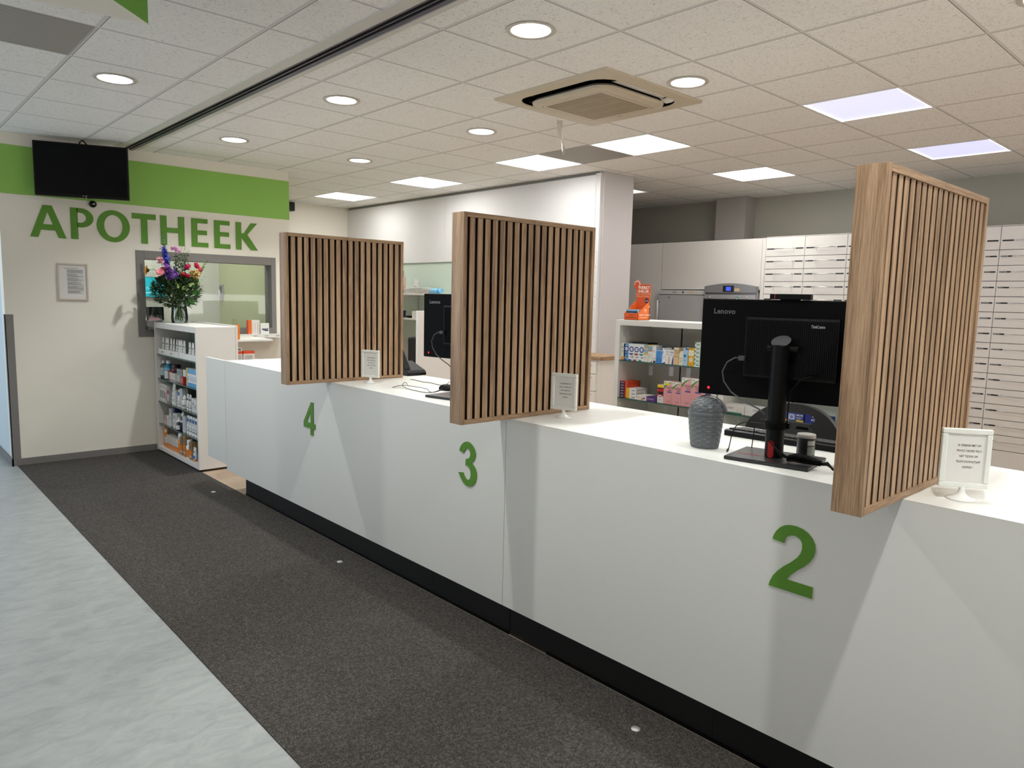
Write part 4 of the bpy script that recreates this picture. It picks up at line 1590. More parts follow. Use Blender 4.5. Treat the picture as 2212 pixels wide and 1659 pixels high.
for k, y in enumerate((6.63, 6.565, 6.50, 6.435, 6.37)):
    tubeitem('cream_tube', 2.18, y, z, .055, .165, '#d3d5d6', '#e3e3e3', '%s large white and blue tube from the left on the fourth shelf' % ORD[k], [(.6, .82, '#2c5590'), (.5, .53, '#7d8590'), (.2, .24, '#7d8590')], 'white and blue tubes on the fourth shelf', d_=.045, cap=.03)
# tier 5
z = .052
tubeitem('sun_cream_tube', 2.185, 7.29, z, .08, .18, '#e07a17', '#d9d6d0', 'large orange tube at the left of the bottom shelf', [(.75, .88, '#f0d9b0'), (.2, .22, '#f0d9b0'), (.4, .42, '#f0d9b0')], d_=.05, cap=.012)
for k, y in enumerate((7.245, 7.19, 7.125, 7.06, 6.995, 6.925)):
    pack('sun_cream_box', XF, y, z, .055, .095 if k == 0 else .125, .06, '#dad3cb', [('r', 0, 0, 1, .36, '#e08036'), ('r', 0, .36, 1, .39, '#8a4a2a'), ('t', .5, .8, .3, 'V', '#8a6a5a'), ('l', .2, .48, .8, .68, 3, '#a99e96')], '%s taller orange and white box from the left on the bottom shelf' % ORD[k-1] if k else 'shorter orange and white box beside the large orange tube', group='orange and white boxes on the bottom shelf' if k else None)
for k, (y, h_) in enumerate(((6.80, .165), (6.71, .195), (6.555, .155))):
    pack('sun_spray_box', XF-.005, y, z, .065, h_, .05, '#9c7a55', [('r', 0, .28, 1, .55, '#dd7a20'), ('r', 0, .17, 1, .24, '#cfc8c0'), ('p', [(.3, .62), (.7, .7), (.6, .88), (.4, .75)], '#2b4c6e')], ('brown and orange box right of the orange and white row', 'tallest brown and orange box on the bottom shelf', 'brown and orange box right of the spray bottle')[k])
bottle('sun_spray_bottle', 2.19, 6.875, z, .03, .19, '#e08a28', '#e4e4e4', 'orange bottle with white cap behind the orange and white row', [], .3, .7)
bottle('sun_spray_bottle', 2.185, 6.635, z, .032, .165, '#e6e4e0', '#f0f0f0', 'white spray bottle with an orange middle on the bottom shelf', [(.1, .62, '#e07a1e')], .22, .6)
tubeitem('sun_cream_tube', 2.175, 6.475, z, .06, .125, '#dcdbd8', '#e6a060', 'white and blue tube with orange cap at the right of the bottom shelf', [(.05, .32, '#2c6db5'), (.6, .66, '#30343c')], d_=.04)
tubeitem('sun_cream_tube', 2.19, 6.40, z, .06, .15, '#dcdbd8', '#e6a060', 'taller white tube with orange cap in the corner of the bottom shelf', [(.08, .3, '#3f78b8'), (.6, .66, '#30343c')], d_=.04)

# ------------------------------------------------------------------ bouquet in vase
VX, VY, VZ = 2.292, 7.14, SH+.0008
va = thing('glass_vase', 'clear bluish glass vase holding the bouquet on the display shelf', 'vase', (VX, VY, VZ))
VG = glass('#f2f9fb', .02, name='vase_glass')
prof = [(.066, .002), (.071, .012), (.073, .05), (.069, .10), (.064, .15), (.0635, .19), (.067, .212), (.070, .216)]
mb = MB()
mb.add(*(lambda P: ([(r_*math.cos(2*PI*k/36), r_*math.sin(2*PI*k/36), z_) for r_, z_ in P for k in range(36)], [(i_*36+k, i_*36+(k+1) % 36, (i_+1)*36+(k+1) % 36, (i_+1)*36+k) for i_ in range(len(P)-1) for k in range(36)]))(prof), VG, None, True)
mb.add([(.066*math.cos(2*PI*k/36), .066*math.sin(2*PI*k/36), .002) for k in range(36)], [tuple(range(36))], VG)
mb.lathe([(.0700, .2145), (.0715, .216), (.0700, .2175)], paint('#9fb2bb', .1), seg=36)
mb.build('vase_body', va)
mb = MB().lathe([(.064, .006), (.0705, .02), (.0715, .05), (.0675, .10), (.0625, .145), (.0, .1452)], glass('#f3f7f6', -.03, name='vase_water'), seg=32)
mb.build('water', va)

bq = thing('bouquet', 'large mixed bouquet with blue delphinium, sunflower and red and purple flowers', 'bouquet', (VX, VY, VZ))


def FP(px, py, dy=0):
    """place in the bouquet from measured offsets (1 unit = 1/240 m)"""
    return Vector(((px-388)*.00412, dy, (694-py)*.00418))


rg = random.Random(11)
SG = [paint('#55702f', .5), paint('#3f5a22', .5), paint('#6f8444', .5)]
st = MB()
for k in range(26):
    a_ = rg.uniform(0, 2*PI)
    b0 = Vector((.05*math.cos(a_)*rg.uniform(.3, 1), .05*math.sin(a_)*rg.uniform(.3, 1), rg.uniform(.012, .05)))
    tp = Vector((-b0.x*.8+rg.uniform(-.03, .05), -b0.y*.8, rg.uniform(.27, .40)))
    mid = Vector((b0.x*.1+tp.x*.25, b0.y*.1+tp.y*.25, .19))
    st.tube([b0, b0.lerp(mid, .5), mid, tp], rg.uniform(.0022, .0038), SG[k % 3], 6)
st.build('stems', bq)


def leaf(mb, base, d, L, w_, mat, droop=.2, up_=None):
    d = d.normalized()
    s = d.cross(up_ or Vector((rg.uniform(-.3, .3), rg.uniform(-.3, .3), 1)))
    if s.length < 1e-3:
        s = Vector((1, 0, 0))
    s.normalize()
    n_ = s.cross(d)
    prof_ = (0, .55, .95, 1, .75, 0)
    vs = []
    for i_, p_ in enumerate(prof_):
        t_ = i_/5
        c_ = base+d*(L*t_)-n_*(L*droop*t_*t_)*-1*0+Vector((0, 0, -L*droop*t_*t_))
        vs += [c_-s*w_/2*p_+n_*w_*.12*p_, c_, c_+s*w_/2*p_+n_*w_*.12*p_]
    fs = []
    for i_ in range(5):
        fs += [(3*i_, 3*i_+1, 3*i_+4, 3*i_+3), (3*i_+1, 3*i_+2, 3*i_+5, 3*i_+4)]
    mb.add(vs, fs, mat, None, True)


LG = [paint(c_, .5, noise=.15, scale=60) for c_ in ('#2f4a22', '#26401d', '#3c5a2c', '#1f3418', '#4a6a3a')]
fo = MB()
for k in range(2300):
    u, v = rg.uniform(-1, 1), rg.uniform(-1, 1)
    if u*u+v*v > 1:
        continue
    px, py = 383+50*u, 622+36*v
    dy = rg.uniform(-.15, .14)*math.sqrt(max(.05, 1-u*u-v*v*.6))
    b0 = FP(px, py, dy)
    d = (b0-FP(386, 655)).normalized()+Vector((rg.uniform(-.5, .5), rg.uniform(-.5, .5), rg.uniform(-.3, .5)))
    leaf(fo, b0, d, rg.uniform(.032, .06), rg.uniform(.014, .026), LG[k % 5], .25)
# wispy sprigs
for (px, py, qx, qy) in ((372, 640, 352, 655), (378, 640, 365, 658), (345, 615, 332, 612), (380, 640, 372, 652), (352, 625, 338, 632)):
    a0, a1 = FP(px, py, -.05), FP(qx, qy, -.09)
    fo.tube([a0, a0.lerp(a1, .5)+Vector((0, 0, .006)), a1], .0012, LG[0], 5)
    for q in range(9):
        c_ = a0.lerp(a1, q/8)
        for s_ in (-1, 1):
            leaf(fo, c_, (a1-a0).normalized()+Vector((0, s_*.6, s_*.8)), .018, .008, LG[q % 5])
# grey-green upright foliage in the middle
GG = [paint('#56684a', .6), paint('#6a7a5c', .6), paint('#415638', .6)]
for k in range(420):
    px, py = 396+rg.uniform(-14, 12), rg.uniform(545, 600)
    b0 = FP(px, py, rg.uniform(-.06, .08))
    leaf(fo, b0, Vector((rg.uniform(-1, 1), rg.uniform(-1, 1), rg.uniform(0, 1.2))), rg.uniform(.018, .038), rg.uniform(.008, .016), GG[k % 3])
for k in range(8):
    fo.tube([FP(388, 630, 0), FP(394+k, 590, .02*math.sin(k)), FP(392+2.2*k, 545, .03*math.sin(2*k)), FP(398+2.5*k, 528+rg.uniform(-6, 10), .03*math.sin(3*k))], .0011, GG[0], 5)
for k in range(70):
    b0 = FP(rg.uniform(395, 416), rg.uniform(523, 560), rg.uniform(-.03, .05))
    leaf(fo, b0, Vector((rg.uniform(-1, 1), rg.uniform(-1, 1), rg.uniform(-.2, 1))), .012, .004, GG[k % 3])
fo.build('foliage', bq)
bl_ = MB()
BLM = [paint('#2f6b1c', .35), paint('#3c7a22', .35)]
for (px, py, dx, dz, L_, w_) in ((404, 628, .9, .25, .10, .05), (408, 622, 1, -.35, .09, .05), (402, 636, .6, -.8, .09, .045), (412, 612, .5, .7, .10, .045), (400, 640, .15, -.9, .07, .05), (416, 618, .4, 1, .08, .04)):
    leaf(bl_, FP(px, py, -.06), Vector((dx, -.3, dz)), L_, w_, BLM[int(px) % 2], .05, Vector((0, -1, .2)))
LGH = paint('#8ba35e', .45)
for (px, py, dx, dz, L_, w_) in ((398, 612, 1, .45, .075, .035), (386, 620, .6, .5, .055, .035), (392, 618, .8, -.1, .05, .03), (376, 606, .3, -.9, .05, .026)):
    leaf(bl_, FP(px, py, -.1), Vector((dx, -.2, dz)), L_, w_, LGH, .05, Vector((0, -1, .3)))
bl_.build('broad_leaves', bq)


def flower_disc(name, c, normal, r, n_, mat, cm_, cr, layers=1, label=None, w_=.35):
    mb = MB()
    n0 = normal.normalized()
    s = n0.cross(Vector((0, 0, 1))).normalized()
    t = s.cross(n0)
    for ly in range(layers):
        for k in range(n_):
            a_ = 2*PI*(k+.5*ly)/n_
            d = (s*math.cos(a_)+t*math.sin(a_))
            L_ = r*(1-.2*ly)
            b0 = c+d*cr*.7+n0*.003*ly
            dd = (d+n0*(.15+.35*ly)).normalized()
            sd = n0.cross(d)
            vs = [b0-sd*r*w_*.3, b0+sd*r*w_*.3, b0+dd*L_*.6+sd*r*w_*.5, b0+dd*L_*.95, b0+dd*L_*.6-sd*r*w_*.5]
            mb.add(vs, [(0, 1, 2, 3, 4)], mat)
    Mx = Matrix.Translation(c) @ n0.to_track_quat('Z', 'Y').to_matrix().to_4x4()
    mb.lathe([(cr, -.004), (cr, .004), (cr*.7, .009), (0, .010)], cm_, seg=14, M=Mx)
    o_ = mb.build(name, bq)
    if label:
        o_['label'] = label
    return o_


def cluster(name, pts, r, mats, n_, label, sp=.8):
    mb = MB()
    for k in range(n_):
        c = rg.choice(pts)+Vector((rg.gauss(0, r), rg.gauss(0, r), rg.gauss(0, r)))
        m_ = rg.choice(mats)
        d0 = (c-pts[len(pts)//2]+Vector((0, -.02, 0))).normalized()
        s = d0.cross(Vector((.1, .2, 1))).normalized()
        t = s.cross(d0)
        q = rg.uniform(.008, .012)*sp/.8
        for j_ in range(5):
            a_ = 2*PI*j_/5+rg.random()
            d = s*math.cos(a_)+t*math.sin(a_)
            e_ = s*math.cos(a_+.55)+t*math.sin(a_+.55)
            g_ = s*math.cos(a_-.55)+t*math.sin(a_-.55)
            mb.add([c, c+(e_*.7+d0*.2)*q, c+(d+d0*.15)*q*1.15, c+(g_*.7+d0*.2)*q], [(0, 1, 2, 3)], m_)
    o_ = mb.build(name, bq)
    o_['label'] = label
    return o_


sf = paint('#e2a40e', .5)
flower_disc('sunflower', FP(320, 580, -.04), Vector((-1, .12, .1)), .042, 18, sf, paint('#3a2d12', .8), .018, 2, 'yellow sunflower facing left')
m_ = MB()
m_.tube([FP(322, 580, -.04), FP(335, 577, -.03), FP(352, 592, -.02), FP(378, 640, 0)], .003, SG[0], 6)
m_.lathe([(.004, -.012), (.016, -.006), (.018, 0)], LG[0], seg=12, M=Matrix.Translation(FP(322, 580, -.04)) @ Vector((-1, .12, .1)).to_track_quat('Z', 'Y').to_matrix().to_4x4())
m_.tube([FP(440, 575, -.02), FP(432, 585, -.02), FP(415, 612, 0), FP(392, 648, 0)], .0025, SG[1], 6)
m_.tube([FP(382, 533, -.02), FP(382, 560, -.01), FP(386, 600, 0)], .0022, SG[1], 6)
m_.build('flower_stalks', bq)
BLU = [paint('#1c2fa0', .5), paint('#2438b8', .5), paint('#16207a', .5), paint('#3a4cc0', .5)]
cluster('delphinium', [FP(357+q*.9, 532+q*5.2, -.03) for q in range(9)], .0125, BLU, 430, 'deep blue delphinium spike')
cluster('delphinium_tip', [FP(355+q*.4, 502+q*3.2, -.03) for q in range(10)], .004, [paint('#8fae5a', .5), paint('#7a9a52', .5), paint('#405a9a', .5)], 60, 'pale green tip of the delphinium', .5)
m_ = MB().tube([FP(354, 498, -.03), FP(357, 530, -.03), FP(366, 580, -.02), FP(384, 645, 0)], .0022, SG[0], 6)
m_.build('delphinium_stem', bq)
PUR = [paint('#4b1f78', .5), paint('#5f2c93', .5), paint('#3a155f', .5), paint('#8a5cb8', .5)]
cluster('purple_stock', [FP(358, 582, -.09), FP(364, 580, -.1), FP(370, 588, -.1), FP(363, 590, -.1)], .018, PUR, 280, 'purple clustered flower')
cluster('violet_blossom', [FP(360, 568, -.06), FP(361, 572, -.06)], .008, [paint('#7a2f9a', .5), paint('#a050b5', .5)], 30, 'small violet blossom')
PK = paint('#e58a94', .5)
flower_disc('pink_chrysanthemum', FP(342, 584, -.10), Vector((-.4, -.8, .5)), .038, 22, PK, paint('#e0737f', .5), .01, 3, 'salmon pink spiky flower', .16)
cluster('pink_blossom', [FP(346, 556, -.03), FP(350, 560, -.03)], .010, [paint('#d88f98', .5), paint('#e7b3b5', .5), paint('#b5636f', .5)], 50, 'pale pink blossom')
cluster('mauve_scabious', [FP(375, 531, -.02), FP(382, 529, -.02), FP(389, 534, -.02), FP(383, 534, -.02)], .007, [paint('#d58ac0', .5), paint('#e3a6d0', .5), paint('#c272ab', .5)], 90, 'mauve flower head at the top', .6)
RD = paint('#a8112c', .45)
flower_disc('red_gerbera', FP(394, 589, -.11), Vector((.1, -.35, 1)), .052, 24, RD, paint('#6d0a20', .6), .014, 2, 'dark red gerbera', .22)
flower_disc('crimson_bloom', FP(350, 578, -.08), Vector((-.5, -.6, .5)), .03, 14, paint('#8c1231', .45), paint('#5d0a20', .6), .01, 2, 'crimson flower beside the purple cluster', .4)
cluster('magenta_bloom', [FP(401, 570, -.05), FP(407, 567, -.05), FP(403, 573, -.05)], .007, [paint('#b5173f', .5), paint('#8c1238', .5), paint('#c93a5e', .5)], 110, 'magenta red bloom')
cluster('red_carnation', [FP(423, 562, -.06), FP(426, 568, -.06), FP(428, 575, -.06), FP(424, 567, -.06)], .007, [paint('#e02450', .5), paint('#c81440', .5), paint('#f05a78', .5)], 190, 'bright pink red carnation')
cluster('yellow_alstroemeria', [FP(413, 582, -.07), FP(420, 580, -.07), FP(424, 586, -.07), FP(417, 590, -.07), FP(420, 598, -.07)], .011, [paint('#e0c070', .5), paint('#d59a3c', .5), paint('#e8dcae', .5), paint('#6a7a3a', .5), paint('#c97a3a', .5)], 200, 'yellow and orange lily cluster')
cluster('cream_bloom', [FP(417, 604, -.07), FP(422, 604, -.07)], .006, [paint('#e6d6b0', .5), paint('#d6c290', .5)], 30, 'cream bloom')
cluster('green_spike', [FP(431+q*2.1, 582-q*3.4, -.04) for q in range(9)], .005, [paint('#7c9648', .5), paint('#647f38', .5), paint('#a2b56c', .5)], 90, 'green snapdragon spike leaning right', .7)
for (px, py, r_) in ((400.5, 580, .018), (416, 573, .013), (436, 590, .011), (429, 598, .012)):
    c = FP(px, py, -.1)
    mb = MB()
    mb.add([c+Vector((r_*math.cos(2*PI*k/14), -.004*math.sin(4*PI*k/14), r_*math.sin(2*PI*k/14)))for k in range(14)], [tuple(range(14))], paint('#9fb8a2', .5))
    mb.build('eucalyptus_leaf', bq)

# ------------------------------------------------------------------ staff-side shelf next to the lobby shelf
s2 = thing('back_shelf', 'white stepped shelf unit joined to the back of the display shelf', 'shelf', (2.465, 6.25, 0))
MB().box((0, 0, 0), (.02, 1.11, 1.25), CABW).build('side_panel', s2, bevel=.001)
for z0, y0, x1 in ((1.108, .02, .345), (.905, .02, .36)):
    MB().box((.02, y0, z0), (x1, .9, z0+.017), GLOSSW).build('shelf_board', s2, bevel=.001)
MB().box((.02, 1.09, 0), (.2, 1.11, 1.11), CABW).build('back_panel', s2)
MB().box((.02, .0, 0), (.36, .02, .90), CABW).build('front_panel', s2)
rl = thing('brochure_rail', 'white price rail ledge on the wall below the window', 'ledge', (2.7, 7.2, 1.10))
MB().box((0, 0, 0), (.70, .19, .012), GLOSSW).box((0, -.004, -.018), (.70, 0, .02), GLOSSW).build('ledge', rl)
mm = MB()
for k in range(5):
    mm.box((.2+.12*k, -.006, -.003), (.235+.12*k, -.0042, .003), paint('#9a9894', .5))
mm.build('price_ticks', rl)
PKR = paint('#e0672a', .5)
pack('brochure_stack', 2.50, 6.305, 1.126, .03, .133, .02, '#e8811f', [('r', 0, .49, 1, .52, '#f0b070')], 'upright orange folder on the white shelf board', 'folder')
lf = thing('leaflet_holder', 'upright white and orange leaflets standing on the ledge beneath the window', 'leaflets', (3.0, 7.27, 1.113))
MB().box((0, 0, 0), (.035, .05, .145), PKR).build('orange_leaflets', lf)
m_ = MB().box((.036, 0, 0), (.12, .05, .145), PAPER)
for k in range(3):
    m_.box((.045+.025*k, -.0006, .01), (.048+.025*k, 0, .12), paint('#d08a72', .6))
m_.build('white_leaflets', lf)
m_ = MB().box((.121, -.02, 0), (.21, -.012, .115), GLOSSW)
v_, f_ = text_geo('gez', .05, .04)
m_.add(v_, f_, paint('#232c44', .6), face_negy(.168, -.0206, .05))
m_.build('white_card', lf)
for k, (x, w_) in enumerate(((2.49, .045), (2.545, .10))):
    o = MB().box((0, 0, 0), (w_, .06, .10), paint('#ddd6d0', .5)).box((-.0005, -.0008, .078), (w_+.0005, .0605, .1005), paint('#d9431c', .5))
    band(o, None, w_, .1, [('l', .12, .2, .8, .65, 5, '#8a8582')], face_negy(0, -.0004, 0))
    tag(o.build('medicine_box', loc=(x, 6.285, .9225)), ('narrow' if k == 0 else 'wider')+' white box with a red orange top on the lower white shelf board', 'box')
tag(MB().box((0, 0, 0), (.04, .03, .03), paint('#cfccc6', .5)).box((.005, -.0006, .006), (.03, 0, .024), GI).build('small_carton', loc=(2.495, 6.29, 1.0235)), 'tiny pale carton lying on the narrow red topped box', 'box')

# office things behind the window
tsn = thing('information_screen', 'turquoise information screen on the office wall seen through the window', 'screen', (2.50, 9.13, 1.46))
MB().box((0, -.02, 0), (.28, .005, .23), BLACK).build('bezel', tsn)
m_ = MB().box((.004, -.0212, .004), (.276, -.0202, .226), emit('#1797a8', .27, 'teal_screen'))
for (a0, b0, a1, b1) in ((.012, .045, .12, .051), (.012, .03, .04, .036), (.07, .085, .073, .115), (.07, .112, .085, .115), (.09, .075, .093, .115)):
    m_.box((a0, -.0222, b0), (a1, -.0213, b1), emit('#bfe8ec', .25, 'screen_text'))
m_.build('picture', tsn)
tag(MB().box((2.40, 9.05, 1.19), (2.73, 9.1, 1.345), BLACKM).box((2.5, 9.06, .8), (2.6, 9.09, 1.19), BLACKM).build('office_monitor'), 'black office monitor low behind the window', 'monitor')
tag(MB().box((1.3, 8.6, .72), (2.9, 9.1, .76), GLOSSW).box((1.3, 8.6, 0), (1.34, 9.1, .72), GLOSSW).box((2.86, 8.6, 0), (2.9, 9.1, .72), GLOSSW).build('office_desk'), 'white office desk behind the window', 'desk')
hp = thing('wall_intercom', 'small silver device with a paper note on the olive office wall', 'intercom', (3.40, 9.0, 1.50))
MB().box((-.02, -.05, .0), (0, .05, .125), paint('#a9aab0', .4)).box((-.024, -.03, .03), (-.02, .03, .11), paint('#3c4450', .4)).build('body', hp)
MB().box((-.03, -.0, -.005), (-.026, .07, .06), paint('#d5dae6', .6)).build('paper_note', hp)
MB().box((-.02, -.03, -.075), (0, .04, -.01), paint('#8c7d80', .5)).build('lower_box', hp)
# leaflet holder stuck on the window frame
lh = thing('acrylic_pocket', 'clear acrylic wall pocket with pink papers beside the display shelf', 'pocket', (2.068, WY-.03, 1.165))
MB().box((0, .012, 0), (.145, .016, .135), glass('#e3e8ea', .15, name='acrylic')).box((0, -.016, 0), (.145, -.013, .09), glass('#e3e8ea', .15)).build('holder', lh)
m_ = MB()
for k in range(5):
    m_.add([(.012+.004*k, -.01+.004*k, .005), (.118+.003*k, -.01+.004*k, .002), (.125-.003*k, -.009+.004*k, .105+.003*k), (.02+.002*k, -.009+.004*k, .112+.002*k)], [(0, 1, 2, 3)], paint('#d9a3a8' if k % 2 else '#e3c5c5', .7))
m_.build('papers', lh)
# office ceiling light
t = thing('office_light', 'hidden square ceiling light in the office behind the window', 'light', (2.3, 8.3, HC-.001))
MB().box((-.28, -.28, -.012), (.28, .28, -.002), emit('#fffaf0', 6.5, 'office_panel')).build('diffuser', t)

# ------------------------------------------------------------------ medicine cabinets behind the counter
def med_cab(y0, y1, label):
    t = thing('medicine_cabinet', label, 'cabinet', (3.6, y0, 0))
    Lc = y1-y0
    D = .34
    MB().box((0, 0, 0), (D, .034, 1.42), CABW).build('side_panel', t, bevel=.001)
    MB().box((0, Lc-.034, 0), (D, Lc, 1.42), CABW).build('side_panel', t, bevel=.001)
    MB().box((0, .034, 1.386), (D, Lc-.034, 1.42), CABW).build('top_panel', t, bevel=.001)
    MB().box((D-.02, .034, 0), (D, Lc-.034, 1.386), paint('#dedad2', .5, noise=.01)).build('back_panel', t)
    MB().box((D-.022, Lc*.62, .1), (D-.0199, Lc*.62+.008, 1.386), INK).build('slotted_rail', t)
    MB().box((.0, .034, 0), (D, Lc-.034, .45), CABW).build('lower_doors', t)
    for z in (1.167, .927, .69):
        s = MB().box((.002, .036, z-.006), (D-.024, Lc-.036, z), SHELFGLASS).build('glass_shelf', t)
        MB().box((.0, .036, z-.0062), (.002, Lc-.036, z+.0002), GLASSEDGE).build('glass_edge', s)
    for (y, z) in ((.30, 1.10), (.45, 1.09), (.18, 1.10), (.10, .87), (.33, .86)):
        tk_ = MB().add([(.004, y, z), (.004, y+.03, z), (.006, y+.03, z+.055), (.006, y, z+.055)], [(0, 1, 2, 3)], glass('#ffffff', .08, .3, name='price_tab'))
        tk_.build('price_tab', t)
    return t


med_cab(2.218, 2.966, 'white open medicine cabinet with two glass shelves behind the counter')
med_cab(1.456, 2.206, 'second white medicine cabinet half hidden behind the nearest computer')
X1 = 3.62
z1_ = 1.1675
pack('medicine_box', X1, 2.915, z1_, .033, .105, .05, '#d9dcd2', [('r', .1, 0, .9, .2, '#dba047'), ('r', 0, .75, 1, .78, '#5b6f62'), ('l', .2, .45, .8, .6, 2, '#a6b0a8')], 'white box with orange flower foot at the left end of the upper glass shelf')
for k, (y, c_, rc) in enumerate(((2.890, '#2c4fa8', '#d98f6a'), (2.851, '#3a53a0', '#d99a78'), (2.811, '#b5283a', '#b5283a'), (2.772, '#179088', '#179088'))):
    dec = [('c', .55, .68, .46, '#16307c'), ('c', .55, .68, .29, '#dfe2ea'), ('r', .2, .68-.02, .9, .70, '#8f9cc4'),
           ('p', [(.1, .44), (.95, .44), (.85, .36), (.5, .32), (.2, .36)], c_), ('r', .0, .0, .6, .07, c_), ('c', .55, .22, .1, '#c03348'), ('c', .82, .22, .1, '#1d1830')]
    pack('supplement_box', X1, y, z1_, .038, .104, .055, '#dfe2e2' if k else '#6fa3cf', dec, ('leftmost blue ringed box with a blue edge on the upper glass shelf', 'second blue ringed box with a violet blue band', 'third blue ringed box with a red band', 'fourth blue ringed box with a teal band')[k], group='blue ringed boxes on the upper shelf')
ITEMS = [
    (2.737, .031, .084, '#e2dfd6', [('r', 0, .5, 1, .66, '#d9bb58'), ('r', 0, .66, 1, .92, '#8fb0c4'), ('r', 0, .92, 1, 1, '#dcc88c'), ('l', .15, .2, .7, .4, 3, '#b0b0b0')], 'shorter white box with blue and yellow bands'),
    (2.704, .031, .106, '#e6e3da', [('r', 0, .62, 1, .68, '#d8824a'), ('r', 0, .68, 1, .92, '#86a9c2'), ('r', 0, .92, 1, 1, '#dfc060'), ('l', .15, .2, .7, .5, 4, '#b4b4b4'), ('p', [(.6, 0), (1, .1), (1, 0)], '#3c8a80')], 'taller white box with blue and orange bands'),
    (2.674, .027, .102, '#e8e6e2', [('r', .3, 0, .95, .12, '#4a2b45'), ('c', .5, .2, .12, '#7d4a66'), ('c', .8, .26, .1, '#7d4a66'), ('c', .25, .28, .08, '#7d4a66'), ('l', .2, .6, .8, .75, 2, '#9a9a9a'), ('c', .5, .92, .1, '#777b8c')], 'white box with dark berry pattern at its foot'),
    (2.649, .0215, .078, '#4a8fd4', [('r', .35, .1, .6, .4, '#1d4f94'), ('r', .0, .95, 1, 1, '#bcd4ea')], 'plain bright blue box, left of the pair'),
    (2.626, .0215, .078, '#4a8fd4', [('r', .35, .1, .6, .4, '#1d4f94'), ('r', .0, .95, 1, 1, '#bcd4ea')], 'plain bright blue box, right of the pair'),
    (2.602, .024, .094, '#e6e9ea', [('p', [(.4, 1), (1, .9), (1, .97), (.6, 1)], '#2a6fb0'), ('p', [(0, 0), (.9, .0), (.95, .12), (.4, .06)], '#1d3f8c'), ('r', .1, .6, .3, .8, '#5b8ec0'), ('l', .3, .3, .8, .5, 3, '#99aabb')], 'white box with blue swooshes right of the bright blue pair'),
    (2.574, .029, .085, '#e6e6e6', [('p', [(.65, 0), (.85, .0), (.95, .3), (.85, .65), (.7, .3)], '#dd8a2a'), ('r', .15, .82, .8, .88, '#c98a70'), ('l', .15, .6, .8, .75, 3, '#b5a8a8')], 'white box with an orange swoosh'),
    (2.545, .026, .085, '#e2e4ea', [('p', [(.55, 0), (.95, .0), (1, .3), (.95, .65), (.65, .3)], '#1c3a8a'), ('r', .15, .82, .9, .88, '#5a6f9c'), ('l', .15, .6, .8, .75, 3, '#aaaabb')], 'white box with a navy swoosh'),
    (2.514, .035, .101, '#dfbb8c', [('p', [(0, .98), (.0, .82), (.6, 1)], '#8a9a6a'), ('l', .25, .6, .9, .88, 5, '#9a7a5a'), ('r', .05, .47, .85, .50, '#3f7a3f'), ('r', 0, .9, 1, 1, '#e6dccb')], 'peach coloured box with a green line'),
    (2.480, .027, .084, '#e4dcc0', [('p', [(0, .98), (.0, .82), (.5, 1)], '#8a9a6a'), ('r', .05, .47, .85, .50, '#3f7a3f'), ('l', .25, .2, .8, .38, 3, '#a9a08a')], 'cream coloured box with a green line'),
    (2.449, .033, .105, '#a9c8de', [('c', .4, .55, .33, '#5aa0cc'), ('c', .4, .55, .22, '#3f8abf'), ('c', .4, .55, .11, '#12305a'), ('r', .45, .9, .95, .97, '#1d3f8c'), ('l', .1, .25, .8, .34, 2, '#5f86a4')], 'pale blue box with a round eye picture'),
    (2.410, .037, .105, '#e8a818', [('r', 0, .58, 1, .88, '#ece4cc'), ('c', .5, .36, .33, '#ece9d6'), ('c', .5, .36, .17, '#b5c99a'), ('l', .2, .65, .8, .82, 3, '#c9c0a0'), ('r', .3, .08, .7, .11, '#8f5f12'), ('r', .2, .93, .8, .96, '#c47f10')], 'yellow box with a white circle'),
]
for (y, w_, h_, col, dec, lb) in ITEMS:
    pack('medicine_box', X1, y, z1_, w_, h_, .06, col, dec, lb+' on the upper shelf')
for k in range(6):
    pack('medicine_box', X1, 2.370, z1_+k*.0237, .038, .0232, .09, '#dfe6dc', [('p', [(0, .3), (.35, 1), (0, 1)], '#5f8a70'), ('r', .3, .3, .9, .55, '#5a8a6c'), ('l', .3, .65, .85, .9, 2, '#9aac9c')], 'green and white box, %s in the tall stack, upper shelf' % ('lowest', 'second lowest', 'third from the bottom', 'fourth from the bottom', 'fifth from the bottom', 'sixth from the bottom')[k], group='stack of green and white boxes')
for k in range(5):
    pack('medicine_box', X1, 2.327, z1_+k*.0237, .040, .0232, .09, '#e6e4e0', [('p', [(0, .2), (.5, 1), (0, .9)], '#a9b0ae'), ('l', .2, .4, .9, .8, 2, '#8a8f8c'), ('c', .85, .25, .08, '#d59a3a')], 'white box, %s in the stack right of the green and white one' % ('lowest', 'second lowest', 'third from the bottom', 'fourth from the bottom', 'fifth from the bottom', 'sixth from the bottom')[k], group='stack of white boxes on the upper shelf')
pack('medicine_box', X1+.12, 2.33, z1_, .05, .125, .03, '#8a8d8c', [('r', .2, .6, .6, .9, '#55585a')], 'grey box behind the white stack')
pack('black_tray', X1+.06, 2.83, z1_, .12, .112, .10, '#141618', [], 'black tray standing behind the blue ringed boxes', 'tray')
tag(MB().box((0, -.05, 0), (.12, .05, .1), glass('#e8ecec', .1)).build('acrylic_divider', loc=(3.70, 2.62, z1_+.0005)), 'clear acrylic divider box behind the small cartons', 'divider')
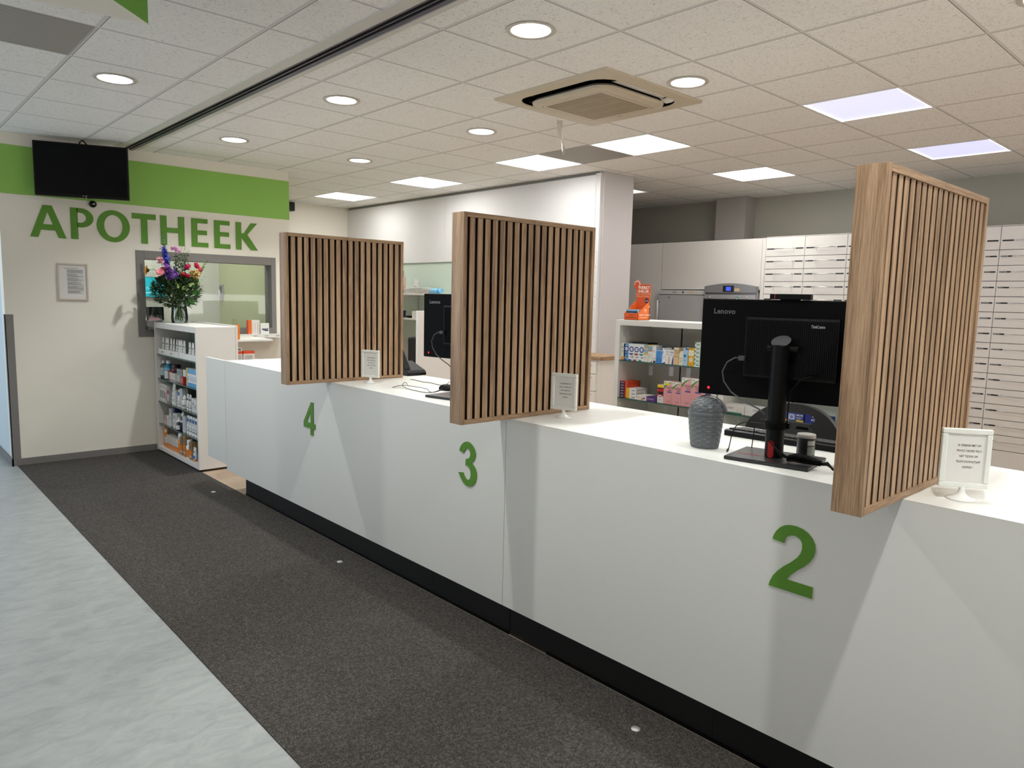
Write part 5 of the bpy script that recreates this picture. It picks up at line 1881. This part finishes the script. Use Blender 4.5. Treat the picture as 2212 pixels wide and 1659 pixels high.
# lower glass shelf
z2_ = .9275
for k in range(6):
    pack('medicine_box', X1, 2.899, z2_+k*.0173, .062, .0168, .13, '#d9431c', [('r', 0, 0, .68, 1, '#3b1d3f'), ('t', .33, .5, .16, 'Roter', '#e9dfe6')], 'purple and orange red box, %s in the stack, lower shelf' % ('lowest', 'second lowest', 'third from the bottom', 'fourth from the bottom', 'fifth from the bottom', 'sixth from the bottom')[k], group='stack of purple and orange boxes', side=[('r', 0, 0, 1, 1, '#dd4a20')])
for k in range(3):
    pack('medicine_box', X1, 2.838, z2_+k*.0215, .078, .021, .11, '#e4dfdc', [('r', 0, 0, .33, 1, '#e0b020'), ('r', .55, .25, .9, .55, '#8a8a92')], 'yellow and white box, %s in the short stack, lower shelf' % ('lowest', 'second lowest', 'third from the bottom', 'fourth from the bottom', 'fifth from the bottom', 'sixth from the bottom')[k], group='stack of yellow and white boxes', side=[('l', .1, .3, .9, .7, 1, '#b0a8a4')])
pack('medicine_box', X1-.01, 2.760, z2_, .076, .027, .11, '#e4ddd6', [('t', .3, .6, .14, 'florafix', '#a0764f'), ('c', .8, .4, .09, '#d9963a'), ('c', .92, .5, .08, '#8c2f5c'), ('c', .72, .25, .07, '#8c5a3a')], 'flat white box with small flowers on the lower glass shelf')
pack('medicine_box', X1-.01, 2.680, z2_, .078, .026, .11, '#5a3078', [('r', 0, 0, .12, 1, '#e0dce4'), ('t', .5, .55, .12, 'DAKTARIN', '#cbb8dc')], 'flat purple box on the lower glass shelf')
pack('medicine_box', X1, 2.614, z2_, .045, .11, .05, '#e2ddda', [('r', 0, .84, 1, 1, '#e6c21e'), ('r', 0, .78, 1, .84, '#141414'), ('r', 0, .32, 1, .78, '#b81f2a'), ('p', [(.08, .62), (.95, .62), (.95, .5), (.52, .36), (.08, .5)], '#17161a'), ('p', [(0, .3), (.5, .38), (1, .3), (1, .34), (.5, .46), (0, .34)], '#e2ddda'), ('r', .0, .92, 1, .97, '#f0d850'), ('l', .2, .12, .8, .2, 2, '#9a9a9a')], 'red, black and white box with yellow top on the lower glass shelf')
for k, (y, w_, h_, lb) in enumerate(((2.560, .060, .137, 'smaller pink syrup box with a yellow sticker'), (2.498, .062, .136, 'smaller pink syrup box without a sticker'), (2.432, .067, .169, 'tall pink syrup box, left one'), (2.364, .067, .170, 'tall pink syrup box, middle one'), (2.294, .067, .168, 'tall pink syrup box, right one'))):
    dec = [('r', 0, 0, 1, .80, '#dc9a9c'), ('p', [(0, .80), (0, 1), (1, 1), (1, .98), (.55, .92), (.22, .80)], '#e9e6e0'), ('p', [(0, .66), (.1, .66), (.3, .80), (.6, .90), (.9, .955), (.9, .97), (.55, .93), (.22, .85), (0, .75)], '#4f8f3a'),
           ('t', .2, .93, .16, 'Teva', '#2a3a2a'), ('t', .62, .72, .125, 'NOSCAPINE', '#3a3566'), ('t', .68, .66, .115, 'HCl TEVA', '#3a3566'), ('t', .7, .60, .115, '1 MG/ML', '#3a3566'), ('r', .42, .50, .95, .55, '#4a4a90'), ('l', .4, .08, .9, .14, 2, '#a0606a')]
    if k == 0:
        dec.append(('r', .1, .83, .7, .91, '#e6dc2a'))
    pack('syrup_box', X1, y, z2_, w_, h_, .06, '#e0aca9', dec, lb+' on the lower shelf', group='pink syrup boxes')
pack('medicine_box', X1, 2.110, z2_, .12, .05, .07, '#e2dcd8', [('r', 0, 0, .88, .14, '#3a7a5c'), ('l', .12, .45, .45, .7, 3, '#8a8484')]+[('c', .62+.33*random.random(), .2+.5*random.random(), .008, '#a85a6a') for _ in range(22)], 'long white box with a green foot line behind the desk bin')
pack('medicine_box', X1, 1.986, z2_, .12, .051, .07, '#e4e0dc', [('r', .38, .0, 1, .12, '#3a7a5c'), ('c', .12, .4, .02, '#c04a5a'), ('l', .4, .5, .9, .75, 2, '#8a8484')], 'long white box behind the computer pole')
pack('plaster_box', X1, 1.777, z2_, .13, .05, .06, '#20307a', [('p', [(0, .12), (1, .12), (1, .0), (0, .0)], '#4f7a4f'), ('p', [(0, .3), (.3, .26), (.45, .12), (0, .12)], '#d9b53c'), ('p', [(.7, .3), (1, .3), (1, .12), (.7, .12)], '#d9b53c'), ('r', .36, .25, .66, .9, '#8a94bc'), ('c', .5, .55, .11, '#c9cfe0'), ('c', .5, .55, .07, '#6b78ac'), ('t', .84, .78, .1, 'MOVE', '#e8eaf2'), ('l', .7, .35, .95, .6, 2, '#c9cfe6')], 'dark blue box seen through the slot in the chair back')
pack('plaster_box', X1, 1.64, z2_, .13, .05, .06, '#22307c', [('r', .3, .8, 1, 1, '#d9d63c'), ('t', .45, .5, .12, 'ACTIVE', '#e9dfe0'), ('r', .75, .1, .9, .25, '#c03a5a')], 'dark blue box with yellow top right of the chair back')

# orange display on top of the first cabinet
od = thing('counter_display', 'orange cardboard medicine display reading WERKT SNELLER on top of the cabinet', 'display', (3.64, 2.88, 1.4205))
OR = paint('#e0591c', .5)
OR2 = paint('#f0762e', .5)
w_ = .054
m_ = MB().box((0, -w_, 0), (.003, w_, .042), OR).box((0, -w_, 0), (.118, w_, .003), OR)
MS = Matrix(((1, 0, 0, 0), (0, 0, -1, -w_), (0, 1, 0, 0), (0, 0, 0, 1)))
m_.prism([(0, 0), (.118, 0), (.118, .118), (.110, .118), (0, .042)], -.002, OR2, MS)
MS2 = Matrix(((1, 0, 0, 0), (0, 0, -1, w_), (0, 1, 0, 0), (0, 0, 0, 1)))
m_.prism([(0, 0), (.118, 0), (.118, .118), (.110, .118), (0, .042)], .002, OR2, MS2)
band(m_, None, .118, .118, [('t', .55, .27, .13, 'WERKT SNELLER', '#f6dccb'), ('l', .15, .1, .92, .16, 1, '#f6dccb'), ('c', .6, .5, .09, '#f6dccb'), ('c', .6, .48, .055, '#f0762e'), ('c', .92, .72, .05, '#f6e6da')], face_negy(0, -w_-.0022, 0))
band(m_, None, .108, .042, [('t', .5, .68, .09, 'TIP UIT', '#5a2510'), ('t', .5, .32, .09, 'PARACETAMOL NL', '#3a160a')], face_negx(-.0002, w_, 0))
m_.build('tray', od)
m_ = MB().box((.112, -w_, .0), (.118, w_, .225), OR)
Mb = face_negx(.1118, w_, 0)
m_.lathe([(.026, -.004), (.026, .0006)], OR, seg=28, M=Mb @ Matrix.Translation((.006, .225, 0)))
wh_ = paint('#f2e2d6', .5)
for (tx, s, y, x_) in (('WERKT', .0265, .203, .062), ('SNELLER', .0225, .181, .058)):
    v_, f_ = text_geo(tx, s, .035)
    m_.add(v_, f_, wh_, Mb @ Matrix.Translation((x_, y, .0008)))
for (tx, s, y) in (('DAN GEWONE', .0165, .164), ('PARACETAMOL', .0152, .149)):
    v_, f_ = text_geo(tx, s, 0)
    m_.add(v_, f_, paint('#f0b898', .5), Mb @ Matrix.Translation((.056, y, .0008)))
for k in range(14):
    a0, a1 = R(-60+18*k), R(-60+18*(k+1))
    m_.add([(.006+r_*math.cos(a_), .225+r_*math.sin(a_), .0012) for a_, r_ in ((a0, .023), (a1, .023), (a1, .018), (a0, .018))], [(0, 1, 2, 3)], wh_, Mb)
m_.add([(.086+.016*math.cos(2*PI*q/20), .122+.016*math.sin(2*PI*q/20), .0008) for q in range(20)], [tuple(range(20))], paint('#1b2140', .5), Mb)
v_, f_ = text_geo('2 4.5', .011, .03)
m_.add(v_, f_, wh_, Mb @ Matrix.Translation((.086, .121, .0012)))
m_.build('header_card', od)
for k in range(3):
    pack('medicine_box', 3.650+.022*k, 2.882, 1.4245, .088, .062, .018, '#c4d4e0', [('r', 0, .38, 1, .82, '#1c3550'), ('t', .5, .6, .1, 'PARACETAMOL 500 MG', '#dfe8f0'), ('r', .0, .82, 1, 1, '#7fb0d6'), ('c', .9, .2, .05, '#4f8a3a')], 'pale blue medicine box, %s in the orange display' % ('front one', 'middle one', 'rear one')[k], group='pale blue boxes in the orange display')

# office chair behind the counter
ch = thing('office_chair', 'black office chair with a slotted rounded back behind the nearest computer', 'chair', (3.12, 1.52, 0))
m_ = MB()
n_ = 28
outer = []
for k in range(n_+1):
    a_ = PI*k/n_
    outer.append((.23*math.cos(a_)*(1 if True else 1), .90+.195*math.sin(a_)**.8))
outer += [(-.225, .86), (-.17, .60), (.17, .60), (.225, .86)]
hole_pts = []
for (cx_, sg) in ((.032, 1), (-.032, -1)):
    for k in range(9):
        a_ = R(-90+180*k/8) if sg > 0 else R(90+180*k/8)
        hole_pts.append((cx_+.032*math.cos(a_)*1.0+sg*.03, 1.032+.022*math.sin(a_)))
import bmesh
bm = bmesh.new()
for loop in (outer, hole_pts):
    vs = [bm.verts.new((0, y, z)) for y, z in loop]
    for a_, b_ in zip(vs, vs[1:]+vs[:1]):
        bm.edges.new((a_, b_))
r_ = bmesh.ops.triangle_fill(bm, use_beauty=True, use_dissolve=False, edges=bm.edges[:])
fs = [g for g in r_['geom'] if isinstance(g, bmesh.types.BMFace)]
ex = bmesh.ops.extrude_face_region(bm, geom=fs)
bmesh.ops.translate(bm, vec=(.03, 0, 0), verts=[g for g in ex['geom'] if isinstance(g, bmesh.types.BMVert)])
for v in bm.verts:
    v.co.x += 1.2*v.co.y**2*-.6+.05*(v.co.z-.8)
bmesh.ops.recalc_face_normals(bm, faces=bm.faces[:])
me = bpy.data.meshes.new('backrest')
bm.to_mesh(me)
bm.free()
me.materials.append(paint('#17171a', .5, noise=.05))
bo = bpy.data.objects.new('backrest', me)
COL.objects.link(bo)
bo.parent = ch
m_ = MB()
for y in (-.04, .045):
    m_.prism([(y-.03, .975), (y+.03, .975), (y+.03, .99), (y+.022, .997), (y-.022, .997), (y-.03, .99)], .004, BLACKM, face_negx(.0045, 0, 0) @ Matrix.Scale(-1, 4, (1, 0, 0)))
m_.build('back_ribs', ch)
MB().box((-.26, -.23, .48), (.22, .23, .55), paint('#17171a', .8)).build('seat', ch, bevel=.025, seg=4)
MB().tube([(0, 0, .48), (0, 0, .1)], .03, BLACK, 14).tube([(-.01, 0, .5), (.06, 0, .52), (.06, 0, .72), (.02, 0, .8)], .018, BLACK, 10).build('column', ch)
for k in range(5):
    a_ = 2*PI*k/5+.3
    l_ = MB().tube([(0, 0, .11), (.28*math.cos(a_), .28*math.sin(a_), .07)], .018, BLACK, 8).build('leg', ch)
    MB().lathe([(.025, -.01), (.025, .01)], BLACK, seg=14, M=Matrix.Translation((.28*math.cos(a_), .28*math.sin(a_), .026)) @ Matrix.Rotation(PI/2, 4, 'X')).build('castor', l_)

# ------------------------------------------------------------------ fridges and drawer wall
DX = 7.30


def tall_cab(y0, y1, zb, label):
    t = thing('wall_cabinet', label, 'cabinet', (DX, y0, 0))
    Lc = y1-y0
    MB().box((0, .002, zb), (.02, Lc-.002, 2.243), CABW).build('door', t, bevel=.001)
    MB().box((.021, 0, zb), (.62, Lc, 2.243), CABW).build('carcass', t)
    if zb > .5:
        MB().box((.55, 0, .0), (.62, Lc, zb-.001), CABW).build('back_panel', t)
    return t


tall_cab(4.038, 5.335, 1.692, 'wide white cabinet door above the two grey refrigerators')
tall_cab(5.337, 6.4, .1, 'tall plain white cabinet left of the refrigerators, beside the column')
sp_ = tag(MB().box((DX-.002, 3.998, .0), (DX+.6, 4.036, 2.243), CABW).build('end_panel', bevel=.001), 'slim white upright panel between refrigerators and drawers', 'panel')
STEEL = paint('#a9a9ab', .35, metal=.35, noise=.03, scale=4)
f1 = thing('refrigerator', 'left flat topped pale grey medicine refrigerator', 'refrigerator', (DX-.02, 4.69, 0))
MB().box((.01, 0, .02), (.55, .64, 1.68), paint('#bdbdbd', .4)).build('body', f1, bevel=.004)
MB().box((-.025, .004, .05), (.01, .636, 1.624), paint('#b6b7b8', .35)).build('door', f1, bevel=.004)
MB().box((-.02, 0, 1.632), (.012, .64, 1.682), paint('#cfcfcf', .35)).build('control_strip', f1, bevel=.003)
m_ = MB()
m_.box((-.0212, .29, 1.648), (-.0202, .31, 1.668), INK)
m_.box((-.0212, .165, 1.647), (-.0202, .215, 1.666), paint('#d6b98a', .6))
v_, f_ = text_geo('LIEBHERR', .013, .03)
m_.add(v_, f_, INK, face_negx(-.0212, .42, 1.656))
m_.build('controls', f1)
m_ = MB().lathe([(.012, 0), (.012, .004), (.006, .008)], CHROME, seg=14, M=face_negx(-.026, .48, 1.60))
m_.build('lock', f1)
m_ = MB().tube([(-.065, .625, 1.30), (-.065, .625, 1.56)], .011, paint('#dcdcda', .4), 10).tube([(-.065, .625, 1.32), (-.025, .625, 1.32)], .007, CHROME, 8).tube([(-.065, .625, 1.54), (-.025, .625, 1.54)], .007, CHROME, 8)
m_.build('handle', f1)
f2 = thing('refrigerator', 'right grey medicine refrigerator with a curved top and blue display', 'refrigerator', (DX-.06, 4.044, 0))
MB().box((.02, 0, .02), (.6, .635, 1.66), STEEL).build('body', f2, bevel=.004)
MB().box((-.02, .004, .05), (.02, .631, 1.636), STEEL).build('door', f2, bevel=.006)
crown = [(0, 1.655), (.635, 1.655)]
crown += [(.635-.635*k/12, 1.727+.035*math.sin(PI*k/12)) for k in range(13)]
m_ = MB().prism([(y, z) for y, z in crown], .07, paint('#8f9092', .35, metal=.3), Matrix(((0, 0, 1, -.02), (1, 0, 0, 0), (0, 1, 0, 0), (0, 0, 0, 1))))
m_.build('crown', f2, bevel=.004)
m_ = MB().box((-.023, .26, 1.665), (-.02, .395, 1.735), paint('#202328', .3)).build('display_surround', f2)
MB().box((-.0238, .295, 1.678), (-.0232, .355, 1.722), emit('#3c4fd8', .26, 'blue_display')).build('display', m_)
m2_ = MB().box((-.0212, .19, 1.675), (-.0202, .25, 1.705), paint('#d6b98a', .6))
m2_.lathe([(.02, 0), (.019, .002)], paint('#4f8f6a', .4), seg=20, M=face_negx(-.021, .215, 1.592))
m2_.lathe([(.008, .002), (.0, .0035)], paint('#e2efe6', .4), seg=12, M=face_negx(-.021, .215, 1.592))
v_, f_ = text_geo('gram', .018, .02)
m2_.add(v_, f_, INK, face_negx(-.0212, .35, 1.59))
m2_.build('stickers', f2)
MB().lathe([(.012, 0), (.012, .006), (.006, .01)], CHROME, seg=14, M=face_negx(-.021, .56, 1.605)).lathe([(.012, 0), (.012, .006), (.006, .01)], CHROME, seg=14, M=face_negx(-.021, .10, 1.605)).build('lock', f2)

STRIP = paint('#0d0d0e', .4)
DW = .4305
TX = {4: ['', 'LEVO', 'LEVO 25', 'LEVO 50', 'LEVOTHYR', 'LIDOCA-N', 'LISI 10', 'LISINOPR', 'LOSA', 'LOSA 50', 'LOSARTAN', 'MEBE', 'MELO', 'MEMA', 'META'],
      5: ['', 'METFORM', 'METFORM', 'METF 5', 'METO', 'METO 50', 'METO 95', 'METOPROL', 'METOPROL', 'MICO', 'MIRT', 'MIRT', 'MOME', 'MONT', 'MOXI']}
ZR = [2.046]+[2.046-.1322*k for k in range(1, 14)]
DRL = ['white drawer column next to the refrigerators, above the webcam', 'white drawer column second from the refrigerators', 'white drawer column mostly behind the nearest wooden screen',
       'white drawer column wholly behind the nearest wooden screen', 'white labelled drawer column just right of the nearest wooden screen', 'white labelled drawer column at the right edge of the view', 'white drawer column beyond the right edge of the view']
tag(MB().box((DX, 3.997-DW*7-.02, .0), (DX+.76, 3.997-DW*7-.001, 2.252), CABW).build('end_panel', bevel=.001), 'white end panel closing the drawer wall beyond the right edge', 'panel')
wrk = {}
for c_ in range(7):
    y1 = 3.997-DW*c_
    t = thing('drawer_cabinet', DRL[c_], 'cabinet', (DX, y1-DW, 0), 0, 'white medicine drawer columns')
    MB().box((.022, 0.001, .1), (.75, DW-.001, 2.245), paint('#3a3735', .8)).build('carcass', t)
    MB().box((.04, 0, 0), (.7, DW, .1), BLACKM).build('plinth', t)
    MB().box((.0, 0.0005, 2.2465), (.76, DW-.0005, 2.252), CABW).build('top_board', t)
    for k in range(15):
        zt_ = 2.2455 if k == 0 else ZR[k-1]
        zb_ = ZR[k] if k < 14 else .1
        key = (k, c_ if c_ in TX else 0)
        geo = 'plain' if 0 < k < 14 and c_ not in TX else None
        d_ = MB().box((0, .0022, zb_+.0025), (.02, DW-.0022, zt_-.0025), CABW).build('drawer', t)
        zh = zb_+.078
        a0, a1 = .115, DW-.115
        h_ = MB().tube([(0, a1, zh), (-.028, a1, zh), (-.032, a1-.008, zh), (-.032, a0+.008, zh), (-.028, a0, zh), (0, a0, zh)], .004, CHROME, 6)
        h_.build('handle', d_)
        for s_, yy in ((0, DW-.012), (1, .100)):
            lb_ = MB()
            pts = []
            for q in range(5):
                a_ = R(-90+180*q/4)
                pts.append((.081+.006*math.cos(a_), .006*math.sin(a_)))
            for q in range(5):
                a_ = R(90+180*q/4)
                pts.append((.007+.006*math.cos(a_), .006*math.sin(a_)))
            lb_.prism(pts, .002, STRIP, face_negx(0, yy, zh))
            tx = TX.get(c_, [''] * 15)[k]
            if c_ == 1 and k and s_ == 0:
                tx = 'MET'+str(k)
            if c_ == 4 and s_ == 0:
                tx = ''
            if c_ == 5 and s_ == 1:
                tx = ''
            if tx:
                v_, f_ = text_geo(tx, .0105, .02, 'LEFT')
                lb_.add(v_, f_, paint('#c9c9c9', .6), face_negx(-.0022, yy-.008, zh))
            lb_.build('label_strip', d_)

# ------------------------------------------------------------------ far work area seen between the screens
wc = thing('base_cabinet', 'white drawer base cabinet with an oak worktop against the white side wall', 'cabinet', (5.2, 4.46, 0))
MB().box((0, 0, .977), (.375, 1.98, 1.01), OAKY).build('worktop', wc, bevel=.002)
MB().box((.02, .02, .05), (.37, 1.96, .976), CABW).build('carcass', wc)
for k in range(4):
    y0 = .05+.476*k
    for z0, z1 in ((.845, .955), (.68, .84), (.45, .675), (.1, .445)):
        d_ = MB().box((0, y0, z0), (.019, y0+.475, z1), CABW).build('drawer', wc, bevel=.0015)
        MB().tube([(0, y0+.05, z1-.03), (-.022, y0+.05, z1-.03), (-.022, y0+.15, z1-.03), (0, y0+.15, z1-.03)], .004, CHROME, 6).build('handle', d_)
# wall shelves
WS = paint('#dedcd9', .45)
wsf = thing('wall_shelf', 'upper white wall shelf with piles of leaflets, seen between the screens', 'shelf', (5.30, 6.0, 1.575))
MB().box((0, 0, -.022), (.27, 3.4, 0), WS).build('board', wsf, bevel=.001)
for y in (1.95, .9, 3.0):
    m_ = MB()
    m_.box((.262, y, -.55), (.274, y+.02, .17), WS)
    for q in range(14):
        m_.box((.2605, y+.007, -.53+q*.05), (.2618, y+.013, -.51+q*.05), GI)
    m_.box((.05, y+.006, -.05), (.27, y+.012, -.022), WS)
    m_.build('upright', wsf)
ws2 = thing('wall_shelf', 'lower white wall shelf with a blue pot and dark bowl, seen between the screens', 'shelf', (5.30, 7.4, 1.26))
MB().box((0, 0, -.022), (.27, 2.05, 0), WS).build('board', ws2, bevel=.001)
XS_ = 5.32
for k, (y, w_, h_, c_) in enumerate(((7.86, .13, .055, '#d9d7d6'), (7.725, .13, .05, '#dedbd8'), (7.59, .13, .052, '#e0ddd8'), (7.455, .12, .05, '#dcd8d2'))):
    o = MB()
    rr_ = random.Random(k+20)
    for q in range(9):
        e = rr_.uniform(-.006, .006)
        o.box((e, -w_/2+e, q*h_/9), (.2+e, w_/2+e, (q+.85)*h_/9), paint(c_, .7))
    tag(o.build('leaflet_pile', loc=(XS_, y, 1.5755)), '%s pile of pale leaflets from the left on the upper wall shelf' % ORD[k], 'leaflets', 'piles of leaflets on the upper wall shelf')
o = MB()
for q in range(4):
    o.box((.01*q, -.19+.02*q, .006*q), (.19, .14-.02*q, .006*q+.004), paint('#dfdedc', .7))
tag(o.build('leaflet_pile', loc=(XS_, 7.72, 1.6325)), 'loose flat leaflets lying across the piles on the upper wall shelf', 'leaflets')
o = MB().lathe([(.031, 0), (.033, .01), (.033, .19), (.028, .2)], paint('#7fc3ea', .4), seg=22)
o.lathe([(.0338, .15), (.0338, .165)], paint('#1d5f92', .4), seg=22)
bo_ = o.build('blue_canister', loc=(XS_+.05, 7.375, 1.5755+.034))
bo_.rotation_euler = (PI/2, 0, 0)
tag(bo_, 'pale blue cylinder lying on the upper wall shelf', 'canister')
pack('brochure', 5.36, 8.04, 1.5755, .09, .29, .01, '#2a5aa8', [('r', 0, 0, 1, .5, '#b8c4d2'), ('c', .8, .85, .1, '#dfe8f2'), ('c', .4, .55, .2, '#6fb0dc')], 'tall blue brochure standing on the upper wall shelf', 'brochure')
pack('brochure', 5.34, 7.965, 1.5755, .10, .21, .01, '#d9b0ae', [('r', 0, 0, 1, .2, '#1c2a55'), ('r', .1, .5, .9, .95, '#d2cfcd'), ('c', .4, .7, .15, '#4f4a48'), ('l', .1, .25, .7, .4, 3, '#a06a6a')], 'pink and navy brochure standing on the upper wall shelf', 'brochure')
pack('brochure', 5.42, 7.80, 1.6575, .05, .1, .01, '#dcdad8', [('r', 0, 0, 1, .1, '#8a8a8a')], 'small white card standing on the leaflet piles', 'card')
pt = thing('plant_pot', 'small blue pot at the left end of the lower wall shelf', 'pot', (5.38, 8.05, 1.2605))
MB().lathe([(.045, 0), (.055, .09), (.052, .09), (.0, .07)], paint('#1f3270', .4), seg=20).build('pot', pt)
tag(MB().lathe([(.05, 0), (.105, .022), (.1, .026), (.0, .01)], BLACK, seg=28).build('dark_bowl', loc=(5.42, 7.88, 1.2605)), 'flat black bowl on the lower wall shelf', 'bowl')
tag(MB().box((0, 0, 0), (.14, .16, .09), paint('#dddbd8', .6)).build('white_carton', loc=(5.34, 7.60, 1.2605)), 'small white carton at the right end of the lower wall shelf', 'box')

cb2 = thing('partition_panel', 'tall plain white partition panel standing behind the middle computer', 'partition', (3.50, 5.0, 0))
MB().box((0, 0, .012), (.75, .028, 1.418), CABW).build('board', cb2, bevel=.002)
MB().box((.05, -.12, 0), (.12, .15, .012), GREYT).build('foot', cb2)
MB().box((.62, -.12, 0), (.69, .15, .012), GREYT).build('foot', cb2)
hc = thing('office_chair', 'tall narrow black office chair behind the white partition panel', 'chair', (4.46, 6.3, 0), R(-75))
MB().box((-.02, -.21, .62), (.03, .21, 1.12), paint('#121213', .8)).build('backrest', hc, bevel=.03, seg=4)
MB().box((.0, -.22, .46), (.46, .22, .54), paint('#121213', .8)).build('seat', hc, bevel=.03, seg=4)
MB().tube([(.2, 0, .46), (.2, 0, .1)], .03, BLACK, 12).tube([(.2, 0, .48), (.0, 0, .55), (.0, 0, .7)], .02, BLACK, 8).build('column', hc)
for k in range(5):
    a_ = 2*PI*k/5
    MB().tube([(.2, 0, .11), (.2+.28*math.cos(a_), .28*math.sin(a_), .03)], .018, BLACK, 8).build('leg', hc)
dk2 = thing('work_desk', 'white work desk with grey trays far behind the counter', 'desk', (4.5, 7.4, 0))
MB().box((0, 0, .72), (.6, 1.5, .75), GLOSSW).build('desk_top', dk2, bevel=.002)
for x, y in ((.03, .03), (.53, .03), (.03, 1.43), (.53, 1.43)):
    MB().box((x, y, 0), (x+.04, y+.04, .72), paint('#8d8e90', .5)).build('leg', dk2)
for k in range(3):
    m_ = MB().box((0, 0, 0), (.25, .32, .006), paint('#9b9fa3', .4)).box((0, 0, 0), (.006, .32, .05), paint('#9b9fa3', .4)).box((.244, 0, 0), (.25, .32, .05), paint('#9b9fa3', .4))
    tag(m_.build('paper_tray', loc=(4.55, 7.6+.0*k, .7505+.052*k)), '%s grey paper tray of the stack on the far work desk' % ('lowest', 'middle', 'topmost')[k], 'tray', 'grey paper trays')
tag(MB().box((4.9, 8.05, .7505), (4.94, 8.55, 1.15), BLACKM).build('far_monitor'), 'dark monitor on the far work desk beside the farthest screen', 'monitor')
spk = thing('wall_speaker', 'small black box speaker mounted high on the far cream wall', 'speaker', (4.565, 9.76, 2.70))
MB().box((-.10, -.15, -.028), (.088, -.03, .09), BLACK).build('cabinet', spk, bevel=.004)
MB().box((-.02, -.03, .01), (.02, 0, .06), BLACK).build('bracket', spk)

# floor studs in the carpet
for k, (x, y) in enumerate(((1.992, 5.552), (2.009, 3.631), (2.007, 1.488))):
    o = MB().lathe([(.017, .004), (.016, .007), (.008, .0095), (0, .010)], paint('#e3e3e3', .15, metal=.6), seg=24).build('floor_stud', loc=(x, y, .0006))
    tag(o, ('small shiny round stud on the carpet near the display shelf', 'small shiny round stud on the carpet below number 4', 'small shiny round stud on the carpet nearest the viewer')[k], 'stud', 'round studs in the carpet')
